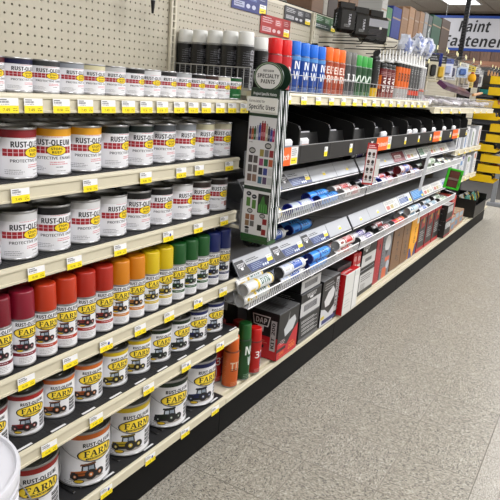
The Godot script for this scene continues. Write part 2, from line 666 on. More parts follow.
# tube labels: v runs along the tube, so lettering is drawn a quarter turn round
func art_tube(bg: Color, a: Color, b: Color, word: String, wc: Color) -> Image:
	var im := canvas(256, 320, bg)
	for k in 2:
		var x := 64.0 + 128.0 * k
		rect(im, x - 56, 40, 112, 130, a)
		rect(im, x - 56, 176, 112, 26, b)
		txt(im, word, x, 105, 42, wc, 110.0, "sansbold", 0.0, 3)
		lines(im, x - 44, 214, 86, 5, 14, a.lerp(bg, 0.3), 5)
		rect(im, x + 24, 230, 22, 60, b)
	rect(im, 0, 8, 256, 14, b)
	return im

func art_tag(kind: int) -> Image:
	var im := canvas(96, 60, Color(0.93, 0.93, 0.93))
	rect(im, 0, 30, 96, 30, Color(0.97, 0.87, 0.08))
	rect(im, 6, 5, 34, 3, INK)
	for i in 14:
		rect(im, 6 + i * 3.2, 11, 1 + i % 2, 9, INK)
	lines(im, 6, 24, 60, 1, 4, Color(0.3, 0.3, 0.3), 2)
	txt(im, ["10.98", "21.95", "7.49"][kind], 36, 46, 11, Color(0.25, 0.21, 0.03), 34, "sans")
	lines(im, 68, 40, 22, 2, 8, Color(0.4, 0.35, 0.05), 3)
	if kind == 1: oval(im, 66, 24, 8, 9, Color(0.12, 0.2, 0.6))
	return im

func logo_dap(im: Image, x: float, y: float, k: float, fg: Color, bg: Color):
	# a plate with a cut lower edge and a stem under it, lettered DAP
	poly(im, [Vector2(x - k, y - 0.55 * k), Vector2(x + k, y - 0.55 * k), Vector2(x + 0.8 * k, y + 0.45 * k), Vector2(x + 0.35 * k, y + 0.45 * k), Vector2(x + 0.3 * k, y + 1.0 * k), Vector2(x - 0.3 * k, y + 1.0 * k), Vector2(x - 0.35 * k, y + 0.45 * k), Vector2(x - 0.8 * k, y + 0.45 * k)], fg)
	poly(im, [Vector2(x - 0.88 * k, y - 0.44 * k), Vector2(x + 0.88 * k, y - 0.44 * k), Vector2(x + 0.7 * k, y + 0.36 * k), Vector2(x - 0.7 * k, y + 0.36 * k)], bg)
	txt(im, "DAP", x, y - 0.04 * k, k * 0.52, fg, k * 1.3)

func art_header(kind: String) -> Image:
	var im := canvas(320, 128, Color(0.70, 0.71, 0.73))
	match kind:
		"dap":
			poly(im, [Vector2(0, 20), Vector2(70, 20), Vector2(105, 128), Vector2(0, 128)], Color(0.13, 0.13, 0.14))
			logo_dap(im, 44, 60, 30, PAPER, Color(0.13, 0.13, 0.14))
			poly(im, [Vector2(86, 66), Vector2(320, 66), Vector2(320, 128), Vector2(106, 128)], Color(0.12, 0.20, 0.42))
			lines(im, 90, 30, 110, 2, 13, INK, 7)
			lines(im, 118, 76, 100, 4, 12, Color(0.75, 0.8, 0.9), 3)
			for i in 3: oval(im, 216 + i * 20, 110, 8, 10, Color(0.8, 0.83, 0.88))
			rect(im, 262, 54, 50, 30, Color(0.9, 0.9, 0.88))
			rect(im, 262, 76, 50, 26, Color(0.96, 0.85, 0.1))
			lines(im, 268, 62, 36, 1, 6, INK, 4)
			lines(im, 270, 86, 34, 1, 6, INK, 5)
		"plain":
			rect(im, 150, 60, 34, 14, Color(0.9, 0.9, 0.88))
			rect(im, 150, 74, 34, 20, Color(0.96, 0.85, 0.1))
			lines(im, 156, 65, 22, 1, 6, INK, 3)
		"red":
			rect(im, 16, 6, 270, 118, Color(0.45, 0.05, 0.1))
			rect(im, 60, 44, 150, 36, Color(0.9, 0.86, 0.84))
			lines(im, 70, 56, 128, 2, 10, Color(0.45, 0.05, 0.1), 6)
			lines(im, 40, 18, 200, 2, 10, Color(0.85, 0.7, 0.7), 4)
			lines(im, 40, 92, 200, 2, 12, Color(0.85, 0.7, 0.7), 4)
		"white":
			rect(im, 8, 6, 304, 116, Color(0.86, 0.86, 0.84))
			lines(im, 24, 20, 240, 3, 12, Color(0.35, 0.35, 0.4), 5)
			rect(im, 30, 64, 70, 44, Color(0.75, 0.45, 0.42))
			rect(im, 120, 64, 60, 44, Color(0.72, 0.66, 0.45))
			lines(im, 196, 70, 90, 3, 14, Color(0.4, 0.4, 0.45), 5)
		"blue":
			rect(im, 8, 6, 304, 116, Color(0.12, 0.45, 0.72))
			lines(im, 24, 20, 240, 5, 18, Color(0.75, 0.88, 0.96), 7)
			rect(im, 250, 86, 50, 30, Color(0.96, 0.85, 0.1))
		"bluewhite":
			rect(im, 8, 6, 304, 116, Color(0.84, 0.86, 0.88))
			rect(im, 24, 40, 210, 60, Color(0.18, 0.28, 0.52))
			lines(im, 36, 50, 180, 3, 16, Color(0.8, 0.85, 0.92), 7)
			lines(im, 30, 16, 180, 2, 10, INK, 5)
			rect(im, 250, 76, 50, 36, Color(0.96, 0.85, 0.1))
		"green":
			rect(im, 8, 6, 304, 116, Color(0.82, 0.84, 0.80))
			rect(im, 20, 20, 120, 84, Color(0.3, 0.48, 0.38))
			lines(im, 34, 34, 90, 4, 16, Color(0.85, 0.9, 0.85), 6)
			rect(im, 170, 50, 110, 60, Color(0.72, 0.72, 0.7))
			lines(im, 160, 20, 130, 2, 12, INK, 5)
	return im

# ---------------------------------------------------------------- room and floor
func build_room():
	var plaster := noisy("wall paint", Color(0.86, 0.85, 0.82), Color(0.90, 0.89, 0.86), 0.8, 0.02, Vector3(0.7, 0.7, 0.7))
	struct("ceiling", bbox(8.6, 0.1, 16.0, 0.0), mat("ceiling grid", Color(0.74, 0.71, 0.66), 0.7), at(P(-0.2, CEIL + 0.06, 3.6)))
	struct("wall_left", bbox(0.12, CEIL, 16.0, 0.0), plaster, at(P(-4.5, CEIL / 2, 3.6)))
	struct("wall_right", bbox(0.12, CEIL, 16.0, 0.0), plaster, at(P(4.1, CEIL / 2, 3.6)))
	struct("wall_rear", bbox(8.6, CEIL, 0.12, 0.0), plaster, at(P(-0.2, CEIL / 2, -4.4)))
	var wood := noisy("wood panel wall", Color(0.26, 0.16, 0.10), Color(0.40, 0.27, 0.18), 0.55, 0.03, Vector3(6, 0.5, 1))
	var wall := struct("wall_far", bbox(8.6, CEIL, 0.12, 0.0), mat("wall groove", Color(0.13, 0.08, 0.05), 0.8), at(P(-0.2, CEIL / 2, 11.1)))
	var wm := [wood, noisy("wood panel pale", Color(0.32, 0.21, 0.13), Color(0.44, 0.31, 0.21), 0.55, 0.03, Vector3(6, 0.5, 1)), noisy("wood panel dark", Color(0.22, 0.14, 0.09), Color(0.34, 0.23, 0.15), 0.55, 0.03, Vector3(6, 0.5, 1))]
	for i in 42:
		part(wall, "plank", bbox(0.195, CEIL - 0.06, 0.016, 0.005), wm[(i * 7 + i / 3) % 3], at(Vector3(-4.1 + i * 0.2, 0, 0.066)))
	# lay-in ceiling tiles, two feet by four
	var tm := []
	for k in 2:
		tm.append(noisy("ceiling tile %d" % k, Color(0.80, 0.77, 0.72).darkened(k * 0.03), Color(0.90, 0.88, 0.84), 0.9, 0.25, Vector3(1.5, 1.5, 1.5), 0.05))
	var ceil: Node3D = get_node("ceiling")
	for i in 14:
		for j in 12:
			var p := P(-4.2 + i * 0.62, CEIL + 0.006, -3.6 + j * 1.24)
			part(ceil, "ceiling_tile", bbox(0.60, 0.012, 1.22, 0.004), tm[(i * 3 + j) % 2], at(p - ceil.position))

func art_tile(seed: int) -> Image:
	var n := 384
	var im := canvas(n, n, Color(0.59, 0.568, 0.522))
	var r := RandomNumberGenerator.new()
	r.seed = seed
	var cols := [Color(0.685, 0.665, 0.615), Color(0.475, 0.455, 0.415), Color(0.63, 0.61, 0.56), Color(0.35, 0.335, 0.31), Color(0.76, 0.745, 0.70), Color(0.17, 0.17, 0.18)]
	for k in 4200:
		var c: Color = cols[[0, 1, 2, 1, 0, 2, 3, 4, 1, 0, 2, 5][r.randi() % 12]]
		var x := r.randf() * n
		var y := r.randf() * n
		var l := r.randf_range(6, 20)
		var w := r.randf_range(2.0, 5.5)
		if c == cols[5]:
			l = r.randf_range(6, 16)
			w = 2.6
		var a := r.randfn(0.0, 0.5)
		var q := 0.0
		while q < l:
			var k2 := sin(PI * (q + 0.8) / (l + 1.2))
			rect(im, fposmod(x + cos(a) * q, n - 4), fposmod(y + sin(a) * q - w * k2 * 0.5, n - 6), 2.2, maxf(1.0, w * k2), c)
			q += 1.2
	for k in 60:
		var x := r.randf() * (n - 8)
		var y := r.randf() * (n - 8)
		rect(im, x, y, r.randf_range(4, 11), r.randf_range(2, 4), Color(0.15, 0.17, 0.20))
	return im

func build_floor():
	var slab := struct("floor", bbox(8.6, 0.1, 16.0, 0.0), mat("tile joint", Color(0.20, 0.19, 0.175), 0.9), at(P(-0.2, -0.0545, 3.6)))
	var ms := []
	for k in 3:
		var im := art_tile(50 + k)
		for t in [Color(1, 1, 1), Color(0.985, 0.985, 0.98)]:
			var m := mat("vinyl tile %d %f" % [k, t.r], t, 0.38, 0.0, pic("tile%d" % k, im))
			m.metallic_specular = 0.4
			ms.append(m)
	var tile := bbox(0.3036, 0.0045, 0.3036, 0.0009)
	var pale := mat("worn pale tile", Color(1.03, 1.03, 1.03), 0.36, 0.0, texs["tile1"])
	for i in range(0, 9):
		for j in range(-6, 26):
			var x := 0.412 - 0.1524 + i * 0.3048
			if i >= 4: x += 0.095
			var s := 0.05 + 0.1524 + j * 0.3048
			part(slab, "floor_tile", tile, ms[(i * 5 + j * 3 + (i * j) % 4 + 60) % 6], Transform3D(Basis(Vector3.UP, PI / 2 * ((i + j + 40) % 2 + 2 * ((i * 3 + j + 40) % 2))), P(x, -0.00225, s) - slab.position))
	for j in range(-6, 26):
		part(slab, "border_tile", bbox(0.0935, 0.0045, 0.3040, 0.0008), pale, at(P(1.3267 + 0.0475, -0.00225, 0.11 + j * 0.3048) - slab.position))

# ---------------------------------------------------------------- the gondola: back panels, uprights, shelves, base
func peg_mesh() -> ArrayMesh:
	var st := st_new()
	var pitch := 0.0254
	var cols := 48
	var rows := 54
	var y0 := 1.481 - 40 * pitch - pitch * 0.5
	var x0 := SEC - 0.049 - 47.5 * pitch
	var h := pitch * 0.5
	var r := 0.0036
	for i in cols:
		for j in rows:
			var c := Vector2(x0 + (i + 0.5) * pitch, y0 + (j + 0.5) * pitch)
			for k in 8:
				var a0 := k * TAU / 8
				var a1 := (k + 1) * TAU / 8
				var e0 := Vector2(cos(a0), sin(a0))
				var e1 := Vector2(cos(a1), sin(a1))
				var o0 := e0 / maxf(absf(e0.x), absf(e0.y)) * h
				var o1 := e1 / maxf(absf(e1.x), absf(e1.y)) * h
				var f := func(v: Vector2, d: float) -> Vector3: return P(d, c.y + v.y, c.x + v.x)
				quad(st, f.call(e0 * r, 0), f.call(o0, 0), f.call(o1, 0), f.call(e1 * r, 0))
				quad(st, f.call(e0 * r, 0), f.call(e1 * r, 0), f.call(e1 * r, -0.005), f.call(e0 * r, -0.005))
	# the plain board below the holes
	quad(st, P(0, 0.1, x0), P(0, 0.1, x0 + cols * pitch), P(0, y0, x0 + cols * pitch), P(0, y0, x0))
	return st.commit()

func kick_black() -> StandardMaterial3D:
	var m := mat("kick black", Color(0.06, 0.06, 0.063), 0.55)
	m.metallic_specular = 0.25
	return m

func upright(k: int):
	var s := S0 + k * SEC
	var t := thing("upright_post", "cream slotted steel upright " + ["beside the last white paint cans", "between the blue and the orange spray cans", "behind the black hooks and caulk cartridges", "behind the hanging tape packs", "at the far end of the hook wall"][k], "upright", P(0.002, 0, s), "slotted uprights of the shelving")
	var st := st_new()
	for sg in [-1.0, 1.0]:
		add_box(st, at(Vector3(0.006, 0.92, sg * 0.0112)), Vector3(0.012, 1.84, 0.0118), 0.002)
	for i in 56:
		add_box(st, at(Vector3(0.0055, 0.43 + i * 0.0254, 0)), Vector3(0.011, 0.0045, 0.012), 0.0)
	part(t, "post", st.commit(), mat("cream steel", CREAM, 0.42))
	part(t, "slot_shade", bbox(0.002, 1.8, 0.0115, 0.0), mat("dark slot shade", Color(0.05, 0.048, 0.045), 0.9), at(Vector3(0.002, 0.93, 0)))  # solid dark strip behind the slots, its colour standing for their inner shade

const CREAM := Color(0.80, 0.775, 0.70)

func front_rail(xf: float, len: float, hgt := 0.042) -> ArrayMesh:
	return prism([V(xf - 0.03, -0.002), V(xf - 0.006, 0.0015), V(xf, 0.0), V(xf + 0.002, -0.006), V(xf + 0.002, -0.010), V(xf - 0.001, -0.011), V(xf - 0.001, -hgt + 0.006), V(xf + 0.003, -hgt + 0.005), V(xf + 0.003, -hgt), V(xf - 0.012, -hgt), V(xf - 0.03, -hgt + 0.014)], len)

func shelf(s0: float, s1: float, xf: float, y: float, label: String, tags: Array, liner: bool, kind_tag := 0) -> Node3D:
	var len := s1 - s0 - 0.004
	var t := thing("shelf", label, "shelf", P(0, y, (s0 + s1) * 0.5))
	part(t, "deck", bbox(xf - 0.05, 0.018, len, 0.002), mat("cream steel"), at(Vector3(0.02 + (xf - 0.05) / 2, -0.0105, 0)))
	var rail := part(t, "front_rail", front_rail(xf, len), mat("cream rail", Color(0.81, 0.78, 0.685), 0.4))
	for sg in [-1.0, 1.0] if s0 < 0 else []:
		part(t, "bracket", prism([V(0.014, -0.02), V(xf - 0.06, -0.02), V(xf - 0.06, -0.03), V(0.014, -0.062)], 0.003), mat("cream steel"), at(Vector3(0, 0, sg * (len / 2 - 0.012))))
	if liner:
		var st := st_new()
		add_box(st, at(Vector3(0.02 + (xf - 0.028) / 2, 0.0018, 0)), Vector3(xf - 0.028, 0.0025, len - 0.01), 0.0)
		for i in int(len / 0.0127):
			add_box(st, at(Vector3(0.02 + (xf - 0.04) / 2, 0.0030, -len / 2 + 0.012 + i * 0.0127)), Vector3(xf - 0.04, 0.0012, 0.003), 0.0)
		part(t, "liner", st.commit(), mat("dark ribbed liner", Color(0.09, 0.09, 0.095), 0.6))
	for s in tags:
		part(rail, "price_tag", card(0.052, 0.033), tag_mat((int(s * 977) + kind_tag + 2000) % 7), Transform3D(facing_aisle(0.06), P(xf + 0.0052, -0.026, s) + Vector3(0, 0, (s0 + s1) * 0.5)))
	return t

func tag_mat(k: int) -> StandardMaterial3D:
	var i: int = [0, 2, 0, 1, 2, 0, 2][k]
	return print_mat("tag%d" % i, art_tag(i)) if not mats.has("print tag%d" % i) else mats["print tag%d" % i]

func build_gondola():
	var pegs := peg_mesh()
	var pm := noisy("pegboard paint", Color(0.69, 0.665, 0.595), Color(0.73, 0.705, 0.635), 0.55, 0.01, Vector3(0.6, 0.6, 0.6))
	var where := ["behind the white paint cans", "behind the tall spray cans", "under the black bags on hooks", "behind the caulk cartridges", "behind the hanging hardware packs", "at the far end of the shelving"]
	for k in range(-1, 5):
		var t := thing("pegboard_panel", "cream perforated pegboard back panel " + where[k + 1], "pegboard", P(0, 0, S0 + k * SEC), "pegboard back panels")
		part(t, "perforated_board", pegs, pm)
		part(t, "backing", bbox(0.012, 1.74, SEC - 0.004, 0.0), mat("hardboard", Color(0.09, 0.075, 0.06), 0.9), at(P(-0.014, 0.98, SEC / 2)))
		part(t, "top_rail", bbox(0.03, 0.02, SEC - 0.004, 0.002), mat("cream steel", CREAM, 0.42), at(P(-0.017, 1.834, SEC / 2)))
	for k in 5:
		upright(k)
	var L := S0 - SEC
	var R := 0.0
	shelf(L, R, 0.353, 1.385, "cream steel shelf holding the small paint cans, topmost of the can section", tag_s([7, 32, 60, 84, 107, 127, 145, 161, 178, 192, 205, 219, 231, 243], 0.353, 1.36), false)
	shelf(L, R, 0.338, 1.178, "cream steel shelf holding the white quart cans with red and yellow bands", tag_s([19, 89, 144.5, 180, 198, 228], 0.338, 1.15), true, 2)
	shelf(L, R, 0.341, 0.976, "cream steel shelf holding the white quart cans above the farm spray cans", tag_s([35, 73, 119, 167, 197, 223], 0.341, 0.95), true, 4)
	shelf(L, R, 0.363, 0.704, "cream steel shelf holding the row of coloured farm spray cans", tag_s([25, 69, 105, 139, 168, 197, 222], 0.363, 0.68), true, 1)
	shelf(L, R, 0.393, 0.501, "cream steel shelf holding the quart tins with tractor labels", tag_s([48, 95, 147.5, 185, 219], 0.393, 0.475), true, 3)
	var base_at := ["holding the gallon tractor cans", "below the foam kit boxes", "below the brown cartons", "below the red and black kit boxes", "below the black bin of bags", "past the black bin of bags"]
	for k in range(-1, 5):
		var s0 := S0 + k * SEC
		var s1 := s0 + SEC
		var b := thing("base_deck", "cream base deck with black kick plate " + base_at[k + 1], "shelf base", P(0, 0.192, (s0 + s1) / 2))
		part(b, "deck", bbox(0.31, 0.02, SEC - 0.004, 0.002), mat("base cream", Color(0.82, 0.80, 0.73), 0.4), at(Vector3(0.175, -0.011, 0)))
		var rail := part(b, "front_rail", prism([V(0.30, -0.001), V(0.338, -0.001), V(0.340, -0.004), V(0.340, -0.018), V(0.349, -0.019), V(0.351, -0.010), V(0.363, -0.010), V(0.366, -0.013), V(0.366, -0.034), V(0.36, -0.038), V(0.30, -0.042)] if k >= 0 else [V(0.30, -0.001), V(0.352, -0.001), V(0.362, -0.002), V(0.365, -0.005), V(0.366, -0.034), V(0.36, -0.038), V(0.30, -0.042)], SEC - 0.004), mat("cream rail"), Transform3D())
		part(b, "kick_plate", prism([V(0.315, -0.042), V(0.345, -0.042), V(0.345, -0.06), V(0.340, -0.065), V(0.340, -0.19), V(0.315, -0.19)], SEC - 0.003), kick_black())
		if k == -1:
			part(b, "liner", bbox(0.335, 0.003, SEC - 0.01, 0.001), mat("dark ribbed liner"), at(Vector3(0.1875, 0.0008, 0)))
			for s in [-1.1, -0.99, -0.80, -0.77, -0.6, -0.57, -0.4, -0.37, -0.2]:
				part(b, "glide_strip", bbox(0.20, 0.006, 0.012, 0.002), mat("black plastic", Color(0.03, 0.03, 0.032), 0.4), at(Vector3(0.22, 0.004, -s + (s0 + s1) / 2)))
			for s in tag_s([105, 149, 184, 214], 0.362, 0.17):
				part(rail, "price_tag", card(0.052, 0.033), tag_mat(3 if s < -0.2 else 0), Transform3D(facing_aisle(0.06), P(0.368, -0.024, s) + Vector3(0, 0, (s0 + s1) * 0.5)))
	shelf(0.0, S0 + 2 * SEC, 0.375, 1.421, "long cream steel shelf of tall spray cans behind a wire fence", range(16).map(func(i): return 0.12 + i * 0.145), false, 5)
	for k in [2, 3]:
		shelf(S0 + k * SEC, S0 + (k + 1) * SEC, 0.42, 1.385, "cream steel shelf under the wire basket of " + ["patterned packets", "crumpled far packets"][k - 2], [0.2, 0.5, 0.8].map(func(d): return S0 + k * SEC + d), false)
	for y in [1.005, 0.72]:
		shelf(S0 + 3 * SEC, S0 + 4 * SEC, 0.36, y, "short cream steel shelf holding white boxes, " + ("upper" if y > 0.9 else "lower") + " of the two beside the yellow bins", [0.15, 0.4, 0.65, 0.9].map(func(d): return S0 + 3 * SEC + d), false)

# where along the aisle a pixel column of the photograph meets a shelf front: the measured tag places
func tag_s(px: Array, xf: float, y: float) -> Array:
	var out := []
	var cam: Camera3D = get_node("camera")
	var f := 250.0 / tan(deg_to_rad(cam.fov / 2))
	for x in px:
		var lo := -1.3
		var hi := 0.2
		for i in 40:
			var m := (lo + hi) / 2
			var q := cam.transform.affine_inverse() * P(xf, y, m)
			if 250.0 - f * q.x / q.z < x: lo = m
			else: hi = m
		if lo > -1.2: out.append(lo)
	return out

# ---------------------------------------------------------------- paint tins and spray cans
func metal() -> StandardMaterial3D:
	return mat("tin metal", Color(0.62, 0.62, 0.62), 0.32, 0.9)

# a lidded tin: label body, band under the rim, rim and lid; gallons have ears and a bail
func tin(n: String, r: float, h: float, label: Material, band: Color, at_: Vector3, text: String, group: String, turn := 0.0, bail := false, band_h := 0.15) -> Node3D:
	var t := thing(n, text, "paint can", at_, group, turn)
	var key := "%s %.4f" % [n, r]
	var body := part(t, "label", lathe(key + "label", [V(r, 0.004), V(r, h * 0.955)], 40), label)
	if band.a > 0:
		part(body, "colour_band", lathe("%s band%.2f" % [key, band_h], [V(r + 0.0003, h * (0.955 - band_h)), V(r + 0.0003, h * 0.955)], 40), mat("band " + band.to_html(), band, 0.4))
	var b := r * 0.022 + 0.0006
	part(t, "rim", lathe(key + "rim", [V(r - 0.004, 0.0005), V(r + b * 0.6, 0.0), V(r + b, 0.002), V(r + b * 0.6, 0.0045), V(r, 0.0055)], 40), metal())
	part(t, "lid_ring", lathe(key + "ring", [V(r, h * 0.95), V(r + b, h * 0.962), V(r + b * 1.1, h * 0.985), V(r + b * 0.6, h), V(r - b, h * 0.998), V(r - b * 1.3, h * 0.97)], 40), metal())
	part(t, "lid", lathe(key + "lid", [V(r * 0.985, h * 0.965), V(r * 0.90, h * 0.962), V(r * 0.88, h * 0.985), V(r * 0.84, h * 0.985), V(r * 0.82, h * 0.94), V(r * 0.74, h * 0.935), V(r * 0.72, h * 0.952), V(r * 0.66, h * 0.952), V(r * 0.64, h * 0.938), V(r * 0.42, h * 0.940), V(r * 0.40, h * 0.950), V(0.0, h * 0.951)], 40), metal())
	if bail:
		for sg in [-1.0, 1.0]:
			part(t, "ear", lathe(key + "ear", [V(0.0, 0), V(0.011, 0), V(0.012, 0.002), V(0.008, 0.007), V(0.0, 0.008)], 14), mat("ear plastic", Color(0.10, 0.10, 0.10), 0.4), Transform3D(Basis(Vector3.RIGHT, sg * PI / 2), Vector3(0, h * 0.80, sg * r)))
		var pts := []
		for i in 15:
			var f := PI * i / 14.0
			pts.append(Vector3(sin(f) * (r + 0.006), h * 0.80 - sin(f) * 0.062, -cos(f) * (r + 0.005)))
		if not meshes.has(key + "bail"): meshes[key + "bail"] = wire(pts, 0.0011, 5)
		part(t, "bail_handle", meshes[key + "bail"], mat("bail wire", Color(0.55, 0.55, 0.55), 0.35, 0.8))
	return t

func spray(n: String, at_: Vector3, cap: Color, label: Material, text: String, group: String, turn := 0.0, r := 0.033, hb := 0.128, hc := 0.072, dome := true) -> Node3D:
	var t := thing(n, text, "spray can", at_, group, turn)
	var key := "%.4f %.4f %.4f" % [r, hb, hc]
	part(t, "label", lathe("sb" + key, [V(r, 0.005), V(r, hb - 0.004)], 30), label)
	part(t, "base_ring", lathe("sr" + key, [V(r - 0.006, 0.001), V(r - 0.001, 0.0), V(r + 0.0008, 0.0025), V(r, 0.0055)], 30), metal())
	part(t, "shoulder", lathe("ss%s " % dome + key, [V(r, hb - 0.005), V(r + 0.0006, hb - 0.002), V(r - 0.001, hb + 0.001)] if dome else [V(r, hb - 0.006), V(r - 0.0015, hb - 0.001), V(r - 0.0045, hb + 0.004)], 30), metal() if dome else mat("cap dark " + cap.to_html(), cap.darkened(0.45), 0.4))
	var q := r - (0.0012 if dome else 0.0032)
	part(t, "cap", lathe("sc%s " % dome + key, [V(q, hb + (0.0 if dome else 0.002)), V(q + 0.0006, hb + 0.004), V(q - 0.0012, hb + hc - 0.005), V(q - 0.0025, hb + hc - 0.0015), V(q - 0.005, hb + hc), V(q * 0.6, hb + hc - 0.0015), V(0, hb + hc - 0.002)], 30), mat("cap " + cap.to_html(), cap, 0.38))
	return t

func build_paint_cans():
	# the sealed white enamel tins
	var enamel := print_mat("enamel", art_enamel(), 0.35)
	var bands := [["maroon", Color(0.30, 0.06, 0.09)], ["navy blue", Color(0.05, 0.07, 0.22)], ["dark grey", Color(0.18, 0.19, 0.20)], ["silver", Color(0.55, 0.57, 0.60)], ["cream", Color(0.80, 0.77, 0.62)], ["pale grey", Color(0.72, 0.72, 0.72)], ["black", Color(0.03, 0.03, 0.03)],
		["white", Color(0.86, 0.86, 0.86)], ["charcoal", Color(0.10, 0.10, 0.11)], ["light grey", Color(0.66, 0.67, 0.68)], ["deep black", Color(0.04, 0.03, 0.03)], ["brown", Color(0.20, 0.10, 0.07)], ["ivory", Color(0.84, 0.82, 0.76)], ["green", Color(0.03, 0.30, 0.13)]]
	var ss := [-1.032, -0.956, -0.875, -0.796, -0.721, -0.642, -0.564, -0.490, -0.414, -0.338, -0.260, -0.184, -0.109, -0.035]
	for i in 14:
		var lb := enamel
		if i == 13:
			var im := art_enamel()
			rect(im, 0, 130, 768, 126, Color(0.05, 0.36, 0.16))
			rect(im, 420, 80, 60, 60, Color(0.90, 0.75, 0.1))
			lines(im, 300, 200, 200, 2, 14, Color(0.8, 0.9, 0.8), 5)
			lb = print_mat("enamel green", im, 0.35)
		tin("small_paint_can", 0.0372, 0.077, lb, bands[i][1], P(0.300, 1.386, ss[i]), "small white enamel can with %s band, %s from the left on its shelf" % [bands[i][0], ORD[i]], "small enamel cans on the topmost can shelf", -0.06 + 0.16 * sin(i * 2.4), false, 0.14)
	# quarts of the second and third shelf, front row and the row behind
	var rust := art_enamel()
	rect(rust, 400, 182, 72, 42, Color(0.45, 0.13, 0.10))
	lines(rust, 408, 196, 56, 2, 12, Color(0.85, 0.6, 0.55), 4)
	var rust_m := print_mat("enamel rust", rust, 0.35)
	var greyim := art_enamel()
	oval(greyim, 436, 210, 40, 18, Color(0.5, 0.5, 0.5))
	var grey_m := print_mat("enamel grey", greyim, 0.35)
	var Q := [[["white", Color(0.84, 0.84, 0.83), 0], ["red", Color(0.52, 0.04, 0.10), 0], ["yellow", Color(0.86, 0.60, 0.02), 0], ["golden yellow", Color(0.88, 0.62, 0.03), 0], ["dark green", Color(0.03, 0.11, 0.09), 0], ["dark green", Color(0.03, 0.12, 0.10), 0], ["slate grey", Color(0.28, 0.30, 0.32), 0], ["silver grey", Color(0.48, 0.50, 0.52), 0], ["cream", Color(0.72, 0.70, 0.58), 0], ["beige", Color(0.74, 0.72, 0.62), 0]],
		[["black", Color(0.04, 0.03, 0.03), 0], ["white", Color(0.80, 0.80, 0.80), 0], ["black", Color(0.03, 0.03, 0.03), 0], ["white", Color(0.80, 0.80, 0.80), 0], ["white", Color(0.82, 0.82, 0.82), 0], ["black", Color(0.03, 0.03, 0.03), 0], ["black", Color(0.03, 0.03, 0.03), 0], ["white", Color(0.80, 0.80, 0.80), 2], ["dark brown", Color(0.13, 0.07, 0.06), 1], ["dark brown", Color(0.12, 0.06, 0.05), 1]]]
	var qs := [range(10).map(func(i): return -1.051 + i * 0.1105), range(10).map(func(i): return -1.053 + i * 0.1105)]
	for row in 2:
		var y: float = [1.1822, 0.9802][row]
		var shelf_name: String = ["second", "third"][row]
		for i in 10:
			var b = Q[row][i]
			var turn := -0.02 + 0.18 * sin(i * 1.9 + row)
			if row == 0 and i == 2: turn = -0.55
			tin("quart_paint_can", 0.0526, 0.123, [enamel, rust_m, grey_m][b[2]], b[1], P(0.266, y, qs[row][i]), "white quart can with %s band, %s from left in front, %s can shelf" % [b[0], ORD[i], shelf_name], "quart cans in front on the %s can shelf" % shelf_name, turn)
			tin("quart_paint_can", 0.0526, 0.123, enamel, b[1], P(0.152, y, qs[row][i] - 0.003), "quart can behind the %s front can from left on the %s can shelf" % [ORD[i], shelf_name], "quart cans in the back row of the %s can shelf" % shelf_name, 0.2)
	# farm equipment paint: spray cans, quarts and gallons in the tractor makers' colours
	var F := {"dark red": Color(0.44, 0.04, 0.12), "crimson": Color(0.50, 0.05, 0.15), "red-orange": Color(0.70, 0.19, 0.05), "scarlet": Color(0.64, 0.13, 0.06), "red": Color(0.60, 0.10, 0.08), "amber": Color(0.78, 0.47, 0.03), "orange": Color(0.76, 0.38, 0.09), "yellow": Color(0.80, 0.69, 0.04), "green": Color(0.05, 0.30, 0.10), "blue": Color(0.03, 0.10, 0.34), "pale yellow": Color(0.78, 0.66, 0.12), "dark green": Color(0.04, 0.14, 0.06)}
	var row4 := ["dark red", "crimson", "red-orange", "red-orange", "scarlet", "scarlet", "amber", "amber", "yellow", "yellow", "green", "green", "green", "blue", "blue"]
	for i in 15:
		var c: String = row4[i]
		for back in 3:
			if back == 2 and i % 2: continue
			spray("spray_paint_can", P(0.318 - 0.074 * back, 0.7082, -1.043 + i * 0.0709 - back * 0.004), F[c], print_mat("farm spray " + c, art_farm_spray(F[c]), 0.35) if not mats.has("print farm spray " + c) else mats["print farm spray " + c],
				"farm spray can with %s cap, %s from the left %s" % [c, ORD[i], ["in the front row", "in the row behind", "in the rear row"][back]], ["farm spray cans in the front row", "farm spray cans in the second row", "farm spray cans in the rear row"][back], 0.14 * sin(i * 1.7) - 0.30)
	var row5 := ["dark red", "red", "orange", "orange", "yellow", "yellow", "dark green", "dark green", "blue", "blue"]
	var s5 := [-1.075, -0.962, -0.851, -0.740, -0.628, -0.517, -0.408, -0.298, -0.187, -0.077]
	for i in 10:
		var c: String = row5[i]
		var m: Material = print_mat("farm tin " + c, art_farm_tin(F[c]), 0.35) if not mats.has("print farm tin " + c) else mats["print farm tin " + c]
		tin("farm_paint_can", 0.0526, 0.123, m, F[c], P(0.300, 0.5052, s5[i]), "quart can with tractor picture and %s band, %s from left under the sprays" % [c, ORD[i]], "tractor label quart cans", -0.38 + 0.10 * sin(i * 2.1), false, 0.10)
		tin("farm_paint_can", 0.0526, 0.123, m, F[c], P(0.189, 0.5052, s5[i] - 0.004), "quart tractor can with %s band standing behind the %s front can" % [c, ORD[i]], "tractor label quart cans in the back row", 0.2, false, 0.10)
	var row6 := ["red", "orange", "yellow", "dark green", "blue"]
	var s6 := [-0.920, -0.708, -0.512, -0.295, -0.105]
	for i in 5:
		var c: String = row6[i]
		tin("gallon_paint_can", 0.0830, 0.190, mats["print farm tin " + c] if mats.has("print farm tin " + c) else enamel, F[c], P(0.262, 0.1995, s6[i]), "gallon can with tractor picture and %s band standing on the base deck" % c, "gallon tractor cans on the base deck", -0.36 + 0.08 * sin(i * 2.0), true, 0.09)
	# small white shelf-edge slips lying on the liners in front of the farm cans
	var slip := mat("slip white", Color(0.85, 0.85, 0.85), 0.5)
